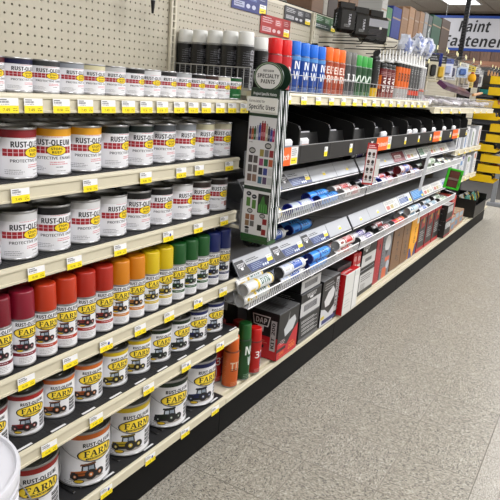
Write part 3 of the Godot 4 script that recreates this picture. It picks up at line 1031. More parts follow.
	for a in [["quart tractor cans", 0.5042, 0.388, s5, 0.02], ["gallon tractor cans", 0.1955, 0.352, s6, 0.0]]:
		for i in a[3].size():
			solo("shelf_slip", bbox(0.007, 0.001, 0.050, 0.0003), slip, rot(P(a[2] - 0.008, a[1] + 0.0006, a[3][i] + 0.03 + a[4]), Vector3(0, 0, 0)), "white paper slip on the liner before the %s of the %s" % [ORD[i], a[0]], "paper slip", "white slips before the " + a[0])
	# two white pails, one on the other, in the near corner
	pail(0.0, "white plastic bucket under the lidded one in the near corner of the aisle")
	pail(BUCKET_H - 0.006, "lidded white plastic bucket with wire handle, upper of two stacked in the near corner")

func pail(y: float, label: String):
	var t := thing("plastic_bucket", label, "bucket", P(BUCKET.x, y, BUCKET.y))
	var wm := mat("pail white", Color(0.84, 0.84, 0.86), 0.35)
	var H := BUCKET_H
	part(t, "body", lathe("pail", [V(0.0, 0.002), V(0.128, 0.0), V(0.131, 0.004), V(0.144, H - 0.09), V(0.150, H - 0.088), V(0.151, H - 0.075), V(0.146, H - 0.073), V(0.147, H - 0.05), V(0.153, H - 0.048), V(0.154, H - 0.034), V(0.148, H - 0.032), V(0.149, H - 0.012)], 56), wm)
	part(t, "lid", lathe("pail lid", [V(0.150, H - 0.026), V(0.155, H - 0.024), V(0.1565, H - 0.006), V(0.154, H), V(0.149, H), V(0.146, H - 0.007), V(0.138, H - 0.008), V(0.0, H - 0.008)], 56), wm)
	var turn := Basis(Vector3.UP, 0.35)
	var pts := []
	for i in 13:
		var f := PI * i / 12.0
		pts.append(Vector3(0.004 + sin(f) * 0.205, H - 0.06 - sin(f) * 0.10, cos(f) * 0.156))
	part(t, "handle", wire(pts, 0.0018, 6), mat("bail wire"), Transform3D(turn, Vector3.ZERO))
	for sg in [-1.0, 1.0]:
		part(t, "ear", lathe("pail ear", [V(0, 0), V(0.014, 0), V(0.014, 0.006), V(0, 0.008)], 14), wm, Transform3D(turn * Basis(Vector3.RIGHT, sg * PI / 2), turn * Vector3(0, H - 0.06, sg * 0.150)))
const BUCKET := Vector2(0.57, -1.38)
const BUCKET_H := 0.364

# ---------------------------------------------------------------- the long top shelf of tall spray cans
func wire_fence(n: String, label: String, a: Vector3, b: Vector3, h: float, step: float, group: String, r := 0.0016) -> Node3D:
	var t := thing(n, label, "wire fence", a, group)
	var d := b - a
	var chrome := mat("fence wire", Color(0.72, 0.72, 0.72), 0.35, 0.6)
	part(t, "top_rail", wire([Vector3.UP * h, d + Vector3.UP * h], r * 1.5, 6), chrome)
	part(t, "bottom_rail", wire([Vector3.UP * 0.006, d + Vector3.UP * 0.006], r * 1.2, 6), chrome)
	var st := st_new()
	var cnt := int(d.length() / step)
	for i in cnt + 1:
		var q := d * (float(i) / cnt)
		add_rod(st, q + Vector3.UP * 0.004, q + Vector3.UP * h, r, 5)
	part(t, "upright_wires", st.commit(), chrome, Transform3D(), "stuff")
	return t

func tall_can(n: String, x: float, s: float, cap: Color, key: String, art: Image, text: String, group: String, hb := 0.140, hc := 0.062, turn := 0.25) -> Node3D:
	return spray(n, P(x, 1.4225, s), cap, print_mat(key, art, 0.35) if not mats.has("print " + key) else mats["print " + key], text, group, turn, 0.0325, hb, hc, false)

func cartridge(at_: Vector3, label_key: String, art: Image, nozzle: Color, text: String, group: String, basis := Basis(), endc := Color(0.75, 0.75, 0.75)) -> Node3D:
	var t := thing("sealant_cartridge", text, "sealant tube", at_, group)
	t.basis = basis
	part(t, "barrel", lathe("cartridge barrel", [V(0.0245, 0.006), V(0.0245, 0.212)], 24), print_mat(label_key, art, 0.35) if not mats.has("print " + label_key) else mats["print " + label_key])
	part(t, "end_cap", lathe("cartridge end", [V(0.0, 0.012), V(0.0215, 0.010), V(0.0225, 0.0), V(0.0252, 0.0), V(0.0255, 0.007), V(0.0245, 0.010)], 24), mat("tube end " + endc.to_html(), endc, 0.45))
	part(t, "shoulder", lathe("cartridge shoulder", [V(0.0245, 0.210), V(0.0255, 0.213), V(0.025, 0.220), V(0.012, 0.224), V(0.0, 0.225)], 24), mat("tube end " + nozzle.to_html(), nozzle, 0.45))
	part(t, "nozzle", lathe("cartridge nozzle", [V(0.010, 0.222), V(0.009, 0.236), V(0.007, 0.240), V(0.0032, 0.288), V(0.0, 0.2885)], 14), mat("tube end " + nozzle.to_html(), nozzle, 0.45))
	return t

func build_top_shelf():
	var black := art_can(Color(0.045, 0.045, 0.05), "PRIMER", Color(0.55, 0.55, 0.57), Color(0.07, 0.07, 0.07), 0.06, true)
	rect(black, 232, 8, 26, 180, Color(0.30, 0.30, 0.32))
	rect(black, 262, 190, 30, 26, Color(0.85, 0.68, 0.08))
	lines(black, 120, 40, 90, 11, 14, Color(0.42, 0.42, 0.45), 4)
	var grp := "white capped black spray cans"
	for i in 5:
		tall_can("spray_can", 0.035 + i * 0.0682, 0.034, Color(0.86, 0.86, 0.84), "black spray", black, "tall black spray can with wide white cap, %s from the pegboard" % ORD[i], grp, 0.155, 0.047, -0.1 + 0.12 * sin(i * 2.3))
	for i in 4:
		tall_can("spray_can", 0.310 - 0.072 * i, 0.135, Color(0.86, 0.86, 0.84), "black spray", black, "white capped black spray can, %s from the front in the file before the red cans" % ORD[i], grp, 0.148, 0.044, 0.5)
	var white := art_can(Color(0.08, 0.08, 0.09), "PRO", Color(0.9, 0.9, 0.9), Color(0.1, 0.1, 0.1), 0.05, true)
	var red := art_can(Color(0.74, 0.14, 0.17), "3X", Color(0.9, 0.88, 0.88), Color(0.50, 0.08, 0.1), 0.1, false, Color(0.10, 0.12, 0.40))
	var blue := art_can(Color(0.06, 0.26, 0.58), "N/W", Color(0.93, 0.94, 0.95), Color(0.05, 0.2, 0.48), 0.2, false)
	rect(blue, 230, 210, 34, 18, Color(0.88, 0.78, 0.1))
	rect(blue, 0, 0, 384, 26, Color(0.30, 0.55, 0.80))
	var orange := art_can(Color(0.62, 0.24, 0.10), "FELT/PRO", Color(0.95, 0.9, 0.86), Color(0.55, 0.17, 0.05), 0.2)
	var grey := art_can(Color(0.22, 0.22, 0.23), "LIS", Color(0.9, 0.9, 0.9), Color(0.30, 0.30, 0.31), 0.15)
	var green := art_can(Color(0.04, 0.25, 0.10), "VY", Color(0.90, 0.93, 0.90), Color(0.05, 0.30, 0.12), 0.15)
	rect(green, 225, 222, 30, 20, Color(0.80, 0.75, 0.1))
	var amber := art_can(Color(0.36, 0.05, 0.06), "SEAL", Color(0.92, 0.9, 0.88), Color(0.45, 0.12, 0.05), 0.2, true)
	rect(amber, 110, 60, 40, 120, Color(0.85, 0.42, 0.1))
	var R := Color(0.86, 0.07, 0.08)
	var B := Color(0.07, 0.42, 0.84)
	var O := Color(0.92, 0.40, 0.03)
	var G := Color(0.20, 0.60, 0.24)
	var Z := Color(0.40, 0.40, 0.38)
	var list := [[0.238, "red", R, red, 0.06, "on red and white"], [0.320, "red", R, red, 0.06, "next to the blue cans"], [0.402, "blue", B, blue, 0.055, ""], [0.487, "blue", B, blue, 0.055, ""], [0.572, "blue", B, blue, 0.055, ""], [0.654, "blue", B, blue, 0.055, ""],
		[0.738, "orange", O, orange, 0.06, ""], [0.812, "orange", O, orange, 0.06, ""], [0.888, "orange", O, orange, 0.06, ""], [0.962, "grey", Z, grey, 0.06, ""], [1.036, "grey", Z, grey, 0.06, ""], [1.112, "green", G, green, 0.055, ""], [1.190, "green", G, green, 0.055, ""], [1.266, "green", G, green, 0.055, ""]]
	var nth := {}
	for a in list:
		nth[a[1]] = nth.get(a[1], -1) + 1
		for back in 3:
			var x: float = 0.316 - back * 0.072
			tall_can("spray_can", x, a[0], a[2], a[1] + " spray", a[3], "tall %s capped can, %s of the %s cans, %s" % [a[1], ORD[nth[a[1]]], a[1], ["in front at the fence", "one behind the front", "two behind the front"][back]], "%s capped spray cans on the long shelf" % a[1], 0.141 if a[1] == "red" else 0.150, a[4], -0.45 + 0.1 * sin(a[0] * 40.0))
	# black capped tall cans further back behind the grey and green ones
	var dark := art_can(Color(0.06, 0.06, 0.06), "VINYL", Color(0.8, 0.8, 0.8), Color(0.85, 0.68, 0.06), 0.25, true)
	for i in 4:
		var s := [1.085, 1.215, 1.345, 1.40][i] as float
		var x := [0.075, 0.085, 0.085, 0.31][i] as float
		var t := tall_can("spray_can", x, s, Color(0.05, 0.05, 0.05), "dark spray", dark, "tall black aerosol with narrow black trigger cap and yellow foot, %s from the pegboard" % ORD[i], "black trigger cans", 0.200, 0.022, 0.3)
		part(t, "trigger", prism([V(-0.012, 0.0), V(0.014, 0.0), V(0.026, 0.022), V(0.022, 0.032), V(-0.006, 0.030), V(-0.014, 0.018)], 0.018), mat("black plastic"), at(Vector3(0, 0.221, 0)))
	# dark red cans with black caps, orange and grey cartridges standing on their ends
	for i in 3:
		tall_can("spray_can", 0.315, 1.52 + i * 0.078, Color(0.05, 0.045, 0.045), "amber spray", amber, "dark red can with flat black cap, %s of the three beside the orange cartridges" % ORD[i], "dark red cans with black caps", 0.168, 0.024, -0.4)
	var ot := art_can(Color(0.80, 0.36, 0.05), "BOND", Color(0.12, 0.1, 0.1), Color(0.66, 0.66, 0.66), 0.28, false)
	rect(ot, 0, 0, 384, 30, Color(0.1, 0.1, 0.1))
	var gt := art_can(Color(0.26, 0.26, 0.26), "SEAL", Color(0.9, 0.9, 0.9), Color(0.24, 0.24, 0.24), 0.05, true)
	rect(gt, 0, 190, 384, 36, Color(0.80, 0.22, 0.06))
	var wt := art_can(Color(0.58, 0.58, 0.58), "PRO", Color(0.85, 0.85, 0.88), Color(0.5, 0.5, 0.52), 0.1, true)
	rect(wt, 0, 170, 384, 20, Color(0.75, 0.25, 0.1))
	for i in 10:
		var k := 0 if i < 4 else (1 if i < 8 else 2)
		for back in 3:
			cartridge(P(0.325 - back * 0.062, 1.4235, 1.775 + i * 0.062), ["orange cartridge", "grey cartridge", "pale cartridge"][k], [ot, gt, wt][k], Color(0.86, 0.86, 0.85), "upright %s caulk cartridge with white nozzle, %s along the shelf, %s" % [["orange", "dark grey", "pale grey"][k], ORD[i], ["front", "middle", "back"][back] + " of its file"], "upright caulk cartridges behind the wire fence", Basis(Vector3.UP, 0.3))
	wire_fence("wire_fence", "chrome wire fence along the front edge of the long spray can shelf", P(0.362, 1.4215, 0.010), P(0.362, 1.4215, 2.40), 0.072, 0.0508, "", 0.0011)
	wire_fence("wire_fence", "chrome wire divider running back to the pegboard beside the white capped cans", P(0.014, 1.4215, -0.002), P(0.356, 1.4215, -0.002), 0.078, 0.0254, "")

# ---------------------------------------------------------------- the black gravity trays under the long shelf
func art_stretch() -> Image:
	var im := canvas(256, 128, Color(0.93, 0.38, 0.06))
	txt(im, "Go Stretch", 96, 68, 38, Color(0.95, 0.92, 0.9), 170, "sansbold", 0.15)
	rect(im, 192, 0, 64, 128, Color(0.86, 0.86, 0.86))
	lines(im, 200, 14, 48, 4, 14, INK, 5)
	rect(im, 196, 78, 56, 44, Color(0.96, 0.85, 0.1))
	lines(im, 202, 94, 40, 1, 4, INK, 6)
	return im

func build_trays():
	var blk := mat("tray black", Color(0.010, 0.010, 0.011), 0.5)
	var grip := mat("tray edge", Color(0.70, 0.70, 0.72), 0.35)
	var strip := mat("tray strip", Color(0.085, 0.08, 0.078), 0.5)
	var n := 12
	var w := 0.303
	var go := print_mat("stretch", art_stretch(), 0.4)
	for i in n:
		var s := 0.02 + i * w
		var t := thing("display_tray", "black sloping gravity tray, %s along the row under the spray can shelf" % ORD[i], "display tray", P(0, 1.135, s + w / 2), "black gravity trays")
		var side := prism([V(0.03, 0.0), V(0.415, 0.0), V(0.42, 0.005), V(0.42, 0.145), V(0.412, 0.160), V(0.398, 0.166), V(0.20, 0.200), V(0.06, 0.222), V(0.03, 0.222)], 0.004)
		for sg in [-1.0, 1.0]:
			part(t, "side_panel", side, blk, at(Vector3(0, 0, sg * (w / 2 - 0.004))))
		part(t, "floor", bbox(0.40, 0.004, w - 0.014, 0.001), blk, rot(Vector3(0.225, 0.030, 0), Vector3(0, 0, -5)))
		part(t, "stop_panel", bbox(0.004, 0.095, w - 0.016, 0.001), blk, rot(Vector3(0.372, 0.078, 0), Vector3(0, 0, 14)))
		part(t, "back_panel", bbox(0.004, 0.215, w - 0.012, 0.001), blk, at(Vector3(0.034, 0.108, 0)))
		part(t, "grip_edge", bbox(0.008, 0.006, 0.115, 0.001), grip, at(Vector3(0.360, 0.1262, 0.0)))
		part(t, "front_strip", bbox(0.006, 0.074, w - 0.001, 0.001), strip, at(Vector3(0.427, 0.045, 0)))
		part(t, "strip_lip", bbox(0.010, 0.003, w - 0.001, 0.0008), mat("tray lip", Color(0.5, 0.5, 0.5), 0.4), at(Vector3(0.428, 0.083, 0)))
		if i in [0, 4, 8, 10]:
			part(t, "orange_label", card(0.25, 0.072), go, Transform3D(facing_aisle(), Vector3(0.4312, 0.045, 0.0)))
		if not i in [0, 4, 8, 10]:
			part(t, "price_tag", card(0.034, 0.042), tag_mat(1 + i % 2), Transform3D(facing_aisle(), Vector3(0.4316, 0.045, -0.105)))
	# little packs standing in the pockets before the stop panels
	var k := 0
	for a in [[0, 0.10], [0, 0.22], [1, 0.07], [4, 0.20], [6, 0.1], [6, 0.23], [7, 0.14], [8, 0.1], [9, 0.12], [10, 0.15]]:
		var im := canvas(96, 96, Color(0.86, 0.86, 0.87))
		rect(im, 0, 20, 96, 34, [Color(0.82, 0.36, 0.14), Color(0.2, 0.38, 0.62)][k % 2])
		lines(im, 8, 28, 78, 2, 11, PAPER, 6)
		rect(im, 50, 60, 40, 20, Color(0.25, 0.4, 0.62))
		var t := thing("sealant_pack", "small white pack with %s print in tray %s, %s half" % [["orange", "blue"][k % 2], ORD[a[0]], "nearer" if a[1] < 0.15 else "farther"], "pack", P(0.403, 1.1535, 0.02 + a[0] * w + a[1]), "small packs in the black trays")
		part(t, "pouch", bbox(0.022, 0.090, 0.085, 0.009), mat("pack white", Color(0.85, 0.85, 0.86), 0.4), at(Vector3(0, 0.045, 0)))
		part(t, "print", card(0.066, 0.070, 0.0006), print_mat("tray pack %d" % (k % 2), im) if k < 2 else mats["print tray pack %d" % (k % 2)], Transform3D(facing_aisle(), Vector3(0.0113, 0.045, 0)))
		k += 1

# ---------------------------------------------------------------- the two wire racks of sealant tubes
func rack(base_y: float, xf: float, lift: float, cards: Array, which: String):
	# origin at the trough's lowest wire; slots 0.3 wide
	var grey := mat("rack deck", Color(0.58, 0.58, 0.59), 0.55)
	var white := mat("rack wire", Color(0.93, 0.93, 0.93), 0.4)
	var smoke := mat("header plastic", Color(0.55, 0.56, 0.58), 0.4)
	for k in 3:
		var s0 := 0.012 + k * SEC
		var len := SEC - 0.03
		var t := thing("tube_rack", "%s wire gravity rack for sealant tubes, %s section from the paint cans" % [which, ORD[k]], "tube rack", P(0, base_y, s0 + len / 2), which + " wire tube racks")
		# upper deck slopes back, lower deck slopes to the front
		part(t, "upper_deck", bbox(0.30, 0.004, len, 0.001), grey, rot(Vector3(xf - 0.255, 0.150, 0), Vector3(0, 0, 9)))
		part(t, "lower_deck", bbox(0.38, 0.004, len, 0.001), grey, rot(Vector3(xf - 0.205, 0.022, 0), Vector3(0, 0, -6)))
		part(t, "back_panel", bbox(0.003, 0.15, len, 0.001), grey, at(Vector3(0.02, 0.1, 0)))
		for i in 5:
			part(t, "slot_divider", prism([V(0.02, 0.05), V(xf - 0.17, 0.02), V(xf - 0.17, 0.08), V(xf - 0.19, 0.12), V(0.02, 0.10)], 0.002), smoke, at(Vector3(0, 0, clampf(-len / 2 + (i * 0.3), -len / 2, len / 2))))
		part(t, "top_rail", wire([Vector3(xf, 0.05, -len / 2), Vector3(xf, 0.05, len / 2)], 0.0034, 6), white)
		part(t, "bottom_rail", wire([Vector3(xf - 0.006, 0.002, -len / 2), Vector3(xf - 0.006, 0.002, len / 2)], 0.0025, 6), white)
		for sg in [-1.0] if k == 2 else []:
			part(t, "end_rail", wire([Vector3(xf, 0.05, sg * len / 2), Vector3(xf - 0.15, 0.075, sg * len / 2), Vector3(0.02, 0.12, sg * len / 2)], 0.0028, 6), white)
			part(t, "end_wire", wire([Vector3(xf, 0.05, sg * len / 2), Vector3(xf - 0.006, 0.002, sg * len / 2), Vector3(0.02, 0.04, sg * len / 2)], 0.0028, 6), white)
		var st := st_new()
		for i in 62:
			var z := -len / 2 + 0.004 + i * (len - 0.008) / 61.0
			add_rod(st, Vector3(xf, 0.05, z), Vector3(xf - 0.006, 0.002, z), 0.0019, 5)
			add_rod(st, Vector3(xf - 0.006, 0.001, z), Vector3(xf - 0.14, 0.006, z), 0.0015, 4)
		part(t, "fence_wires", st.commit(), white, Transform3D(), "stuff")
		var hb := part(t, "header_back", bbox(len, 0.078, 0.003, 0.0008), smoke, Transform3D(facing_aisle(0.58), Vector3(xf - 0.078, 0.136 + lift, 0)))
		part(t, "header_edge", bbox(0.004, 0.006, len, 0.001), white, at(Vector3(xf - 0.053, 0.098 + lift, 0)))
		for i in 4:
			var c := k * 4 + i
			if cards[c] != "":
				part(hb, "header_card", card(0.294, 0.074), print_mat("header " + cards[c], art_header(cards[c]), 0.4) if not mats.has("print header " + cards[c]) else mats["print header " + cards[c]], at(Vector3(-len / 2 + 0.148 + i * 0.299, 0, 0.0026)))

func tube_kinds() -> Dictionary:
	var W := Color(0.86, 0.86, 0.85)
	return {
		"white and green": [art_tube(W, Color(0.80, 0.82, 0.82), Color(0.85, 0.72, 0.1), "DYN", Color(0.05, 0.28, 0.2)), Color(0.12, 0.12, 0.12), Color(0.62, 0.62, 0.62)],
		"blue and white": [art_tube(Color(0.84, 0.86, 0.90), Color(0.18, 0.34, 0.68), Color(0.75, 0.75, 0.72), "PRO", Color(0.9, 0.92, 0.95)), Color(0.85, 0.85, 0.85), Color(0.32, 0.32, 0.33)],
		"bright blue": [art_tube(Color(0.20, 0.55, 0.88), Color(0.28, 0.62, 0.92), Color(0.05, 0.22, 0.55), "KEL", Color(0.02, 0.12, 0.4)), Color(0.12, 0.12, 0.14), Color(0.03, 0.12, 0.45)],
		"grey with blue end": [art_tube(Color(0.70, 0.74, 0.78), Color(0.62, 0.67, 0.72), Color(0.06, 0.18, 0.62), "PREM", Color(0.85, 0.87, 0.9)), Color(0.05, 0.2, 0.7), Color(0.03, 0.10, 0.55)],
		"white and red": [art_tube(W, Color(0.74, 0.10, 0.08), Color(0.5, 0.2, 0.15), "DAP", Color(0.95, 0.94, 0.93)), Color(0.8, 0.8, 0.8), Color(0.66, 0.66, 0.66)],
		"purple and white": [art_tube(W, Color(0.22, 0.14, 0.48), Color(0.62, 0.60, 0.66), "SIL", Color(0.88, 0.87, 0.92)), Color(0.2, 0.2, 0.22), Color(0.30, 0.30, 0.31)],
		"black and red": [art_tube(Color(0.11, 0.11, 0.12), Color(0.55, 0.07, 0.08), Color(0.78, 0.78, 0.78), "ALEX", Color(0.92, 0.92, 0.92)), Color(0.15, 0.15, 0.15), Color(0.17, 0.17, 0.17)],
		"pink and red": [art_tube(Color(0.82, 0.14, 0.22), Color(0.72, 0.08, 0.14), Color(0.88, 0.72, 0.15), "FAST", Color(0.95, 0.9, 0.9)), Color(0.8, 0.3, 0.3), Color(0.5, 0.5, 0.5)],
		"white and pale blue": [art_tube(W, Color(0.70, 0.80, 0.85), Color(0.25, 0.45, 0.6), "AQUA", Color(0.15, 0.35, 0.5)), Color(0.8, 0.8, 0.8), Color(0.55, 0.55, 0.54)],
		"red, white and blue": [art_tube(W, Color(0.72, 0.10, 0.10), Color(0.10, 0.2, 0.6), "BIG", Color(0.95, 0.95, 0.95)), Color(0.45, 0.03, 0.06), Color(0.08, 0.2, 0.62)],
		"blue with red end": [art_tube(W, Color(0.25, 0.33, 0.66), Color(0.60, 0.10, 0.10), "MAX", Color(0.93, 0.93, 0.95)), Color(0.4, 0.02, 0.05), Color(0.36, 0.02, 0.05)],
		"dark purple": [art_tube(Color(0.07, 0.06, 0.08), Color(0.20, 0.12, 0.42), Color(0.8, 0.8, 0.82), "QUAD", Color(0.9, 0.9, 0.92)), Color(0.08, 0.08, 0.08), Color(0.06, 0.06, 0.07)],
		"white with dark end": [art_tube(W, Color(0.72, 0.78, 0.70), Color(0.25, 0.5, 0.25), "OSI", Color(0.15, 0.3, 0.15)), Color(0.22, 0.2, 0.19), Color(0.24, 0.21, 0.20)],
	}

func lay_tubes(list: Array, base_y: float, xf: float, which: String):
	var kinds := tube_kinds()
	var lie := Basis(Vector3.RIGHT, -PI / 2)      # the tube's axis along the aisle, its flat end towards the paint cans
	var spots := [[-0.035, 0.035], [-0.087, 0.041], [-0.0215, 0.0865], [-0.0735, 0.0915], [-0.139, 0.047]]
	var spot_names := ["low at the wires", "low behind the first", "upper at the wires", "upper behind", "rearmost"]
	var upper := [[-0.15, 0.196], [-0.21, 0.187], [-0.27, 0.178]]
	for i in list.size():
		var a = list[i]
		var kd = kinds[a[1]]
		for j in a[2]:
			var sp = spots[j] if a[2] < 4 or j < 5 else spots[4]
			cartridge(P(xf + sp[0], base_y + sp[1] - (0.0 if j != 2 else 0.001), a[0] + 0.005 * sin(j * 2.0 + i)), "tube " + a[1], kd[0], kd[1], "%s sealant tube in the %s rack, %s, bundle %s" % [a[1], which, spot_names[j], ORD[i]], "sealant tubes in the %s wire rack" % which, lie * Basis(Vector3.UP, 0.6 + 0.5 * sin(i * 3.1 + j)), kd[2])
		for j in a[3]:
			cartridge(P(xf + upper[j][0], base_y + upper[j][1], a[0] + 0.02 + 0.01 * j), "tube " + a[1], kd[0], kd[1], "%s tube on the %s rack's rear deck, %s from header, bundle %s" % [a[1], which, ORD[j], ORD[i]], "sealant tubes on the %s rack's upper deck" % which, lie * Basis(Vector3.UP, 0.9), kd[2])

const LOW := 0.585
const HIGH := 0.905
func build_racks():
	rack(LOW, 0.425, 0.016, ["dap", "dap", "dap", "plain", "plain", "plain", "white", "bluewhite", "blue", "white", "white", "bluewhite"], "lower")
	rack(HIGH, 0.425, 0.018, ["dap", "dap", "plain", "plain", "plain", "plain", "red", "white", "green", "white", "white", ""], "upper")
	lay_tubes([[-0.012, "white and green", 5, 0], [0.285, "blue and white", 3, 2], [0.58, "bright blue", 3, 2], [0.90, "white and red", 3, 0], [1.27, "purple and white", 2, 0], [1.60, "black and red", 2, 0], [1.895, "pink and red", 1, 0], [2.18, "white and pale blue", 3, 0], [2.50, "blue and white", 2, 0], [2.80, "white and pale blue", 2, 0], [3.12, "white with dark end", 2, 0]], LOW, 0.425, "lower")
	lay_tubes([[0.03, "white and green", 2, 0], [0.33, "grey with blue end", 1, 0], [0.625, "bright blue", 2, 0], [0.922, "white and red", 2, 0], [1.218, "dark purple", 2, 1], [1.51, "red, white and blue", 2, 0], [1.805, "blue with red end", 3, 0], [2.10, "blue with red end", 2, 0], [2.46, "white with dark end", 3, 0], [2.74, "white with dark end", 2, 0], [3.06, "white and green", 2, 0]], HIGH, 0.425, "upper")

# ---------------------------------------------------------------- goods on the base deck
# art for a carton: front at left, the side towards the paint cans at right, the top along the foot
func art_box(front: Color, side: Color, top: Color) -> Image:
	var im := canvas(512, 512, front)
	rect(im, 256, 0, 256, 384, side)
	rect(im, 0, 384, 512, 128, top)
	return im

func carton(n: String, key: String, im: Image, xf: float, s0: float, s1: float, y: float, h: float, depth: float, text: String, cat := "carton", group := "", lean := 0.0) -> Node3D:
	var t := thing(n, text, cat, P(xf - depth / 2, y, (s0 + s1) / 2), group)
	t.rotation.z = lean
	part(t, "box", pbox(depth, h, s1 - s0, 0.002), print_mat(key, im, 0.4) if not mats.has("print " + key) else mats["print " + key], at(Vector3(0, h / 2, 0)))
	part(t, "flap_seam", bbox(depth * 0.98, 0.0008, 0.003, 0.0002), mat("seam", Color(0.25, 0.22, 0.2), 0.8), at(Vector3(0, h + 0.0003, 0)))
	return t

func build_base_goods():
	var Y := 0.1925
	# spray foam and adhesives at the near end
	var orange := art_can(Color(0.74, 0.33, 0.09), "TITE", Color(0.80, 0.72, 0.62), Color(0.70, 0.30, 0.08), 0.1, false)
	rect(orange, 228, 90, 34, 120, Color(0.85, 0.82, 0.78))
	lines(orange, 232, 100, 26, 7, 15, Color(0.6, 0.1, 0.06), 6)
	lines(orange, 130, 120, 80, 2, 12, Color(0.2, 0.06, 0.04), 6)
	var green := art_can(Color(0.06, 0.26, 0.10), "NO/W", Color(0.90, 0.92, 0.9), Color(0.05, 0.22, 0.09), 0.1, false)
	rect(green, 214, 190, 40, 24, Color(0.85, 0.72, 0.1))
	var red := art_can(Color(0.66, 0.06, 0.04), "3M", Color(0.9, 0.9, 0.9), Color(0.6, 0.05, 0.04), 0.1, false)
	rect(red, 190, 84, 60, 50, Color(0.10, 0.13, 0.40))
	txt(red, "20", 222, 110, 26, Color(0.92, 0.92, 0.94))
	rect(red, 190, 148, 60, 66, Color(0.16, 0.18, 0.40))
	lines(red, 196, 156, 48, 4, 14, Color(0.85, 0.85, 0.9), 6)
	spray("foam_can", P(0.318, Y, 0.080), Color(0.78, 0.34, 0.05), print_mat("foam orange", orange), "orange spray foam can with tall orange cap at the near end of the base deck", "", 0.05, 0.0335, 0.165, 0.066, false)
	spray("foam_can", P(0.325, Y, 0.168), Color(0.07, 0.33, 0.12), print_mat("foam green", green), "green spray foam can with green cap between the orange and the red can", "", 0.1, 0.0325, 0.190, 0.072, false)
	spray("foam_can", P(0.332, Y, 0.252), Color(0.72, 0.05, 0.03), print_mat("adhesive red", red), "bright red adhesive spray can with blue print beside the red and black kit box", "", 0.1, 0.0325, 0.155, 0.060, false)
	for i in 4:
		spray("adhesive_can", P([0.248, 0.255, 0.175, 0.240][i], Y, [0.155, 0.235, 0.19, 0.075][i]), Color(0.42, 0.03, 0.03), mats["print adhesive red"], ["dark red capped can behind the green foam can", "dark red capped can behind the bright red can", "dark red capped can rearmost behind the foam cans", "dark red capped can behind the orange foam can"][i], "dark red cans behind the foam cans", 0.1, 0.033, 0.165, 0.064)
	# foam kits
	var K := Color(0.09, 0.088, 0.092)
	var C := Color(0.72, 0.06, 0.12)
	var kit := art_box(K, K, Color(0.33, 0.33, 0.33))
	poly(kit, [Vector2(0, 250), Vector2(20, 240), Vector2(120, 290), Vector2(200, 200), Vector2(256, 160), Vector2(256, 384), Vector2(0, 384)], C)
	poly(kit, [Vector2(70, 150), Vector2(120, 90), Vector2(200, 70), Vector2(225, 120), Vector2(190, 185), Vector2(90, 215)], Color(0.74, 0.75, 0.76))
	poly(kit, [Vector2(128, 20), Vector2(133, 20), Vector2(128, 90), Vector2(110, 96)], Color(0.5, 0.5, 0.5))
	lines(kit, 30, 230, 70, 3, 14, Color(0.85, 0.75, 0.75), 6)
	rect(kit, 0, 292, 110, 26, Color(0.1, 0.03, 0.04))
	txt(kit, "200", 60, 342, 26, Color(0.86, 0.48, 0.12))
	txt(kit, "200", 190, 330, 40, Color(0.88, 0.50, 0.12))
	lines(kit, 150, 290, 80, 1, 10, Color(0.88, 0.50, 0.12), 10)
	lines(kit, 20, 366, 200, 1, 8, Color(0.75, 0.4, 0.2), 6)
	rect(kit, 256, 200, 256, 184, C)
	logo_dap(kit, 348, 84, 86, Color(0.9, 0.89, 0.88), K)
	rect(kit, 444, 60, 52, 250, Color(0.70, 0.70, 0.70))
	txt(kit, "KIT 200", 470, 185, 30, K, 220, "sansbold", 0.0, 3)
	lines(kit, 290, 236, 130, 2, 16, Color(0.80, 0.5, 0.4), 7)
	rect(kit, 270, 276, 120, 26, Color(0.1, 0.03, 0.04))
	txt(kit, "200", 340, 340, 30, Color(0.86, 0.48, 0.12))
	lines(kit, 60, 400, 380, 6, 15, Color(0.12, 0.12, 0.12), 8)
	poly(kit, [Vector2(190, 400), Vector2(290, 410), Vector2(320, 480), Vector2(170, 490)], Color(0.15, 0.15, 0.15))
	carton("foam_kit_box", "kit box", kit, 0.374, 0.398, 0.608, Y, 0.238, 0.150, "red and black foam kit carton with pale hexagon, nearest box on the base deck")
	var kit2 := art_box(K, K, Color(0.10, 0.10, 0.10))
	logo_dap(kit2, 400, 66, 70, Color(0.66, 0.65, 0.64), K)
	lines(kit2, 290, 190, 180, 6, 22, Color(0.35, 0.35, 0.35), 7)
	carton("foam_kit_box", "kit dark", kit2, 0.205, 0.300, 0.392, Y, 0.355, 0.165, "tall black carton with grey lettering standing behind the red and black kit box")
	# stacked black and white cartons
	var bw := art_box(Color(0.74, 0.74, 0.74), K, Color(0.16, 0.16, 0.17))
	rect(bw, 0, 0, 256, 150, K)
	logo_dap(bw, 128, 66, 60, Color(0.82, 0.82, 0.82), K)
	rect(bw, 40, 200, 170, 110, Color(0.36, 0.36, 0.38))
	lines(bw, 50, 212, 150, 6, 16, Color(0.72, 0.72, 0.72), 5)
	lines(bw, 280, 60, 190, 6, 30, Color(0.7, 0.7, 0.7), 8)
	var bk := art_box(K, K, Color(0.2, 0.2, 0.2))
	for i in 4: lines(bk, 20 + i * 6, 60 + i * 64, 210, 2, 22, Color(0.82, 0.82, 0.82), 12)
	rect(bk, 0, 330, 256, 54, Color(0.4, 0.4, 0.41))
	carton("foam_kit_box", "kit black low", bk, 0.368, 0.640, 0.880, Y, 0.140, 0.20, "black carton with white lettering, lowest of the stack beside the red and black box", "carton", "stacked black and white cartons")
	carton("foam_kit_box", "kit white mid", bw, 0.366, 0.640, 0.880, Y + 0.1405, 0.125, 0.20, "black and white carton with logo, middle of the stack by the red box", "carton", "stacked black and white cartons")
	carton("foam_kit_box", "kit white mid", bw, 0.355, 0.645, 0.880, Y + 0.266, 0.105, 0.19, "dark carton topmost of the stack under the lower wire rack", "carton", "stacked black and white cartons")
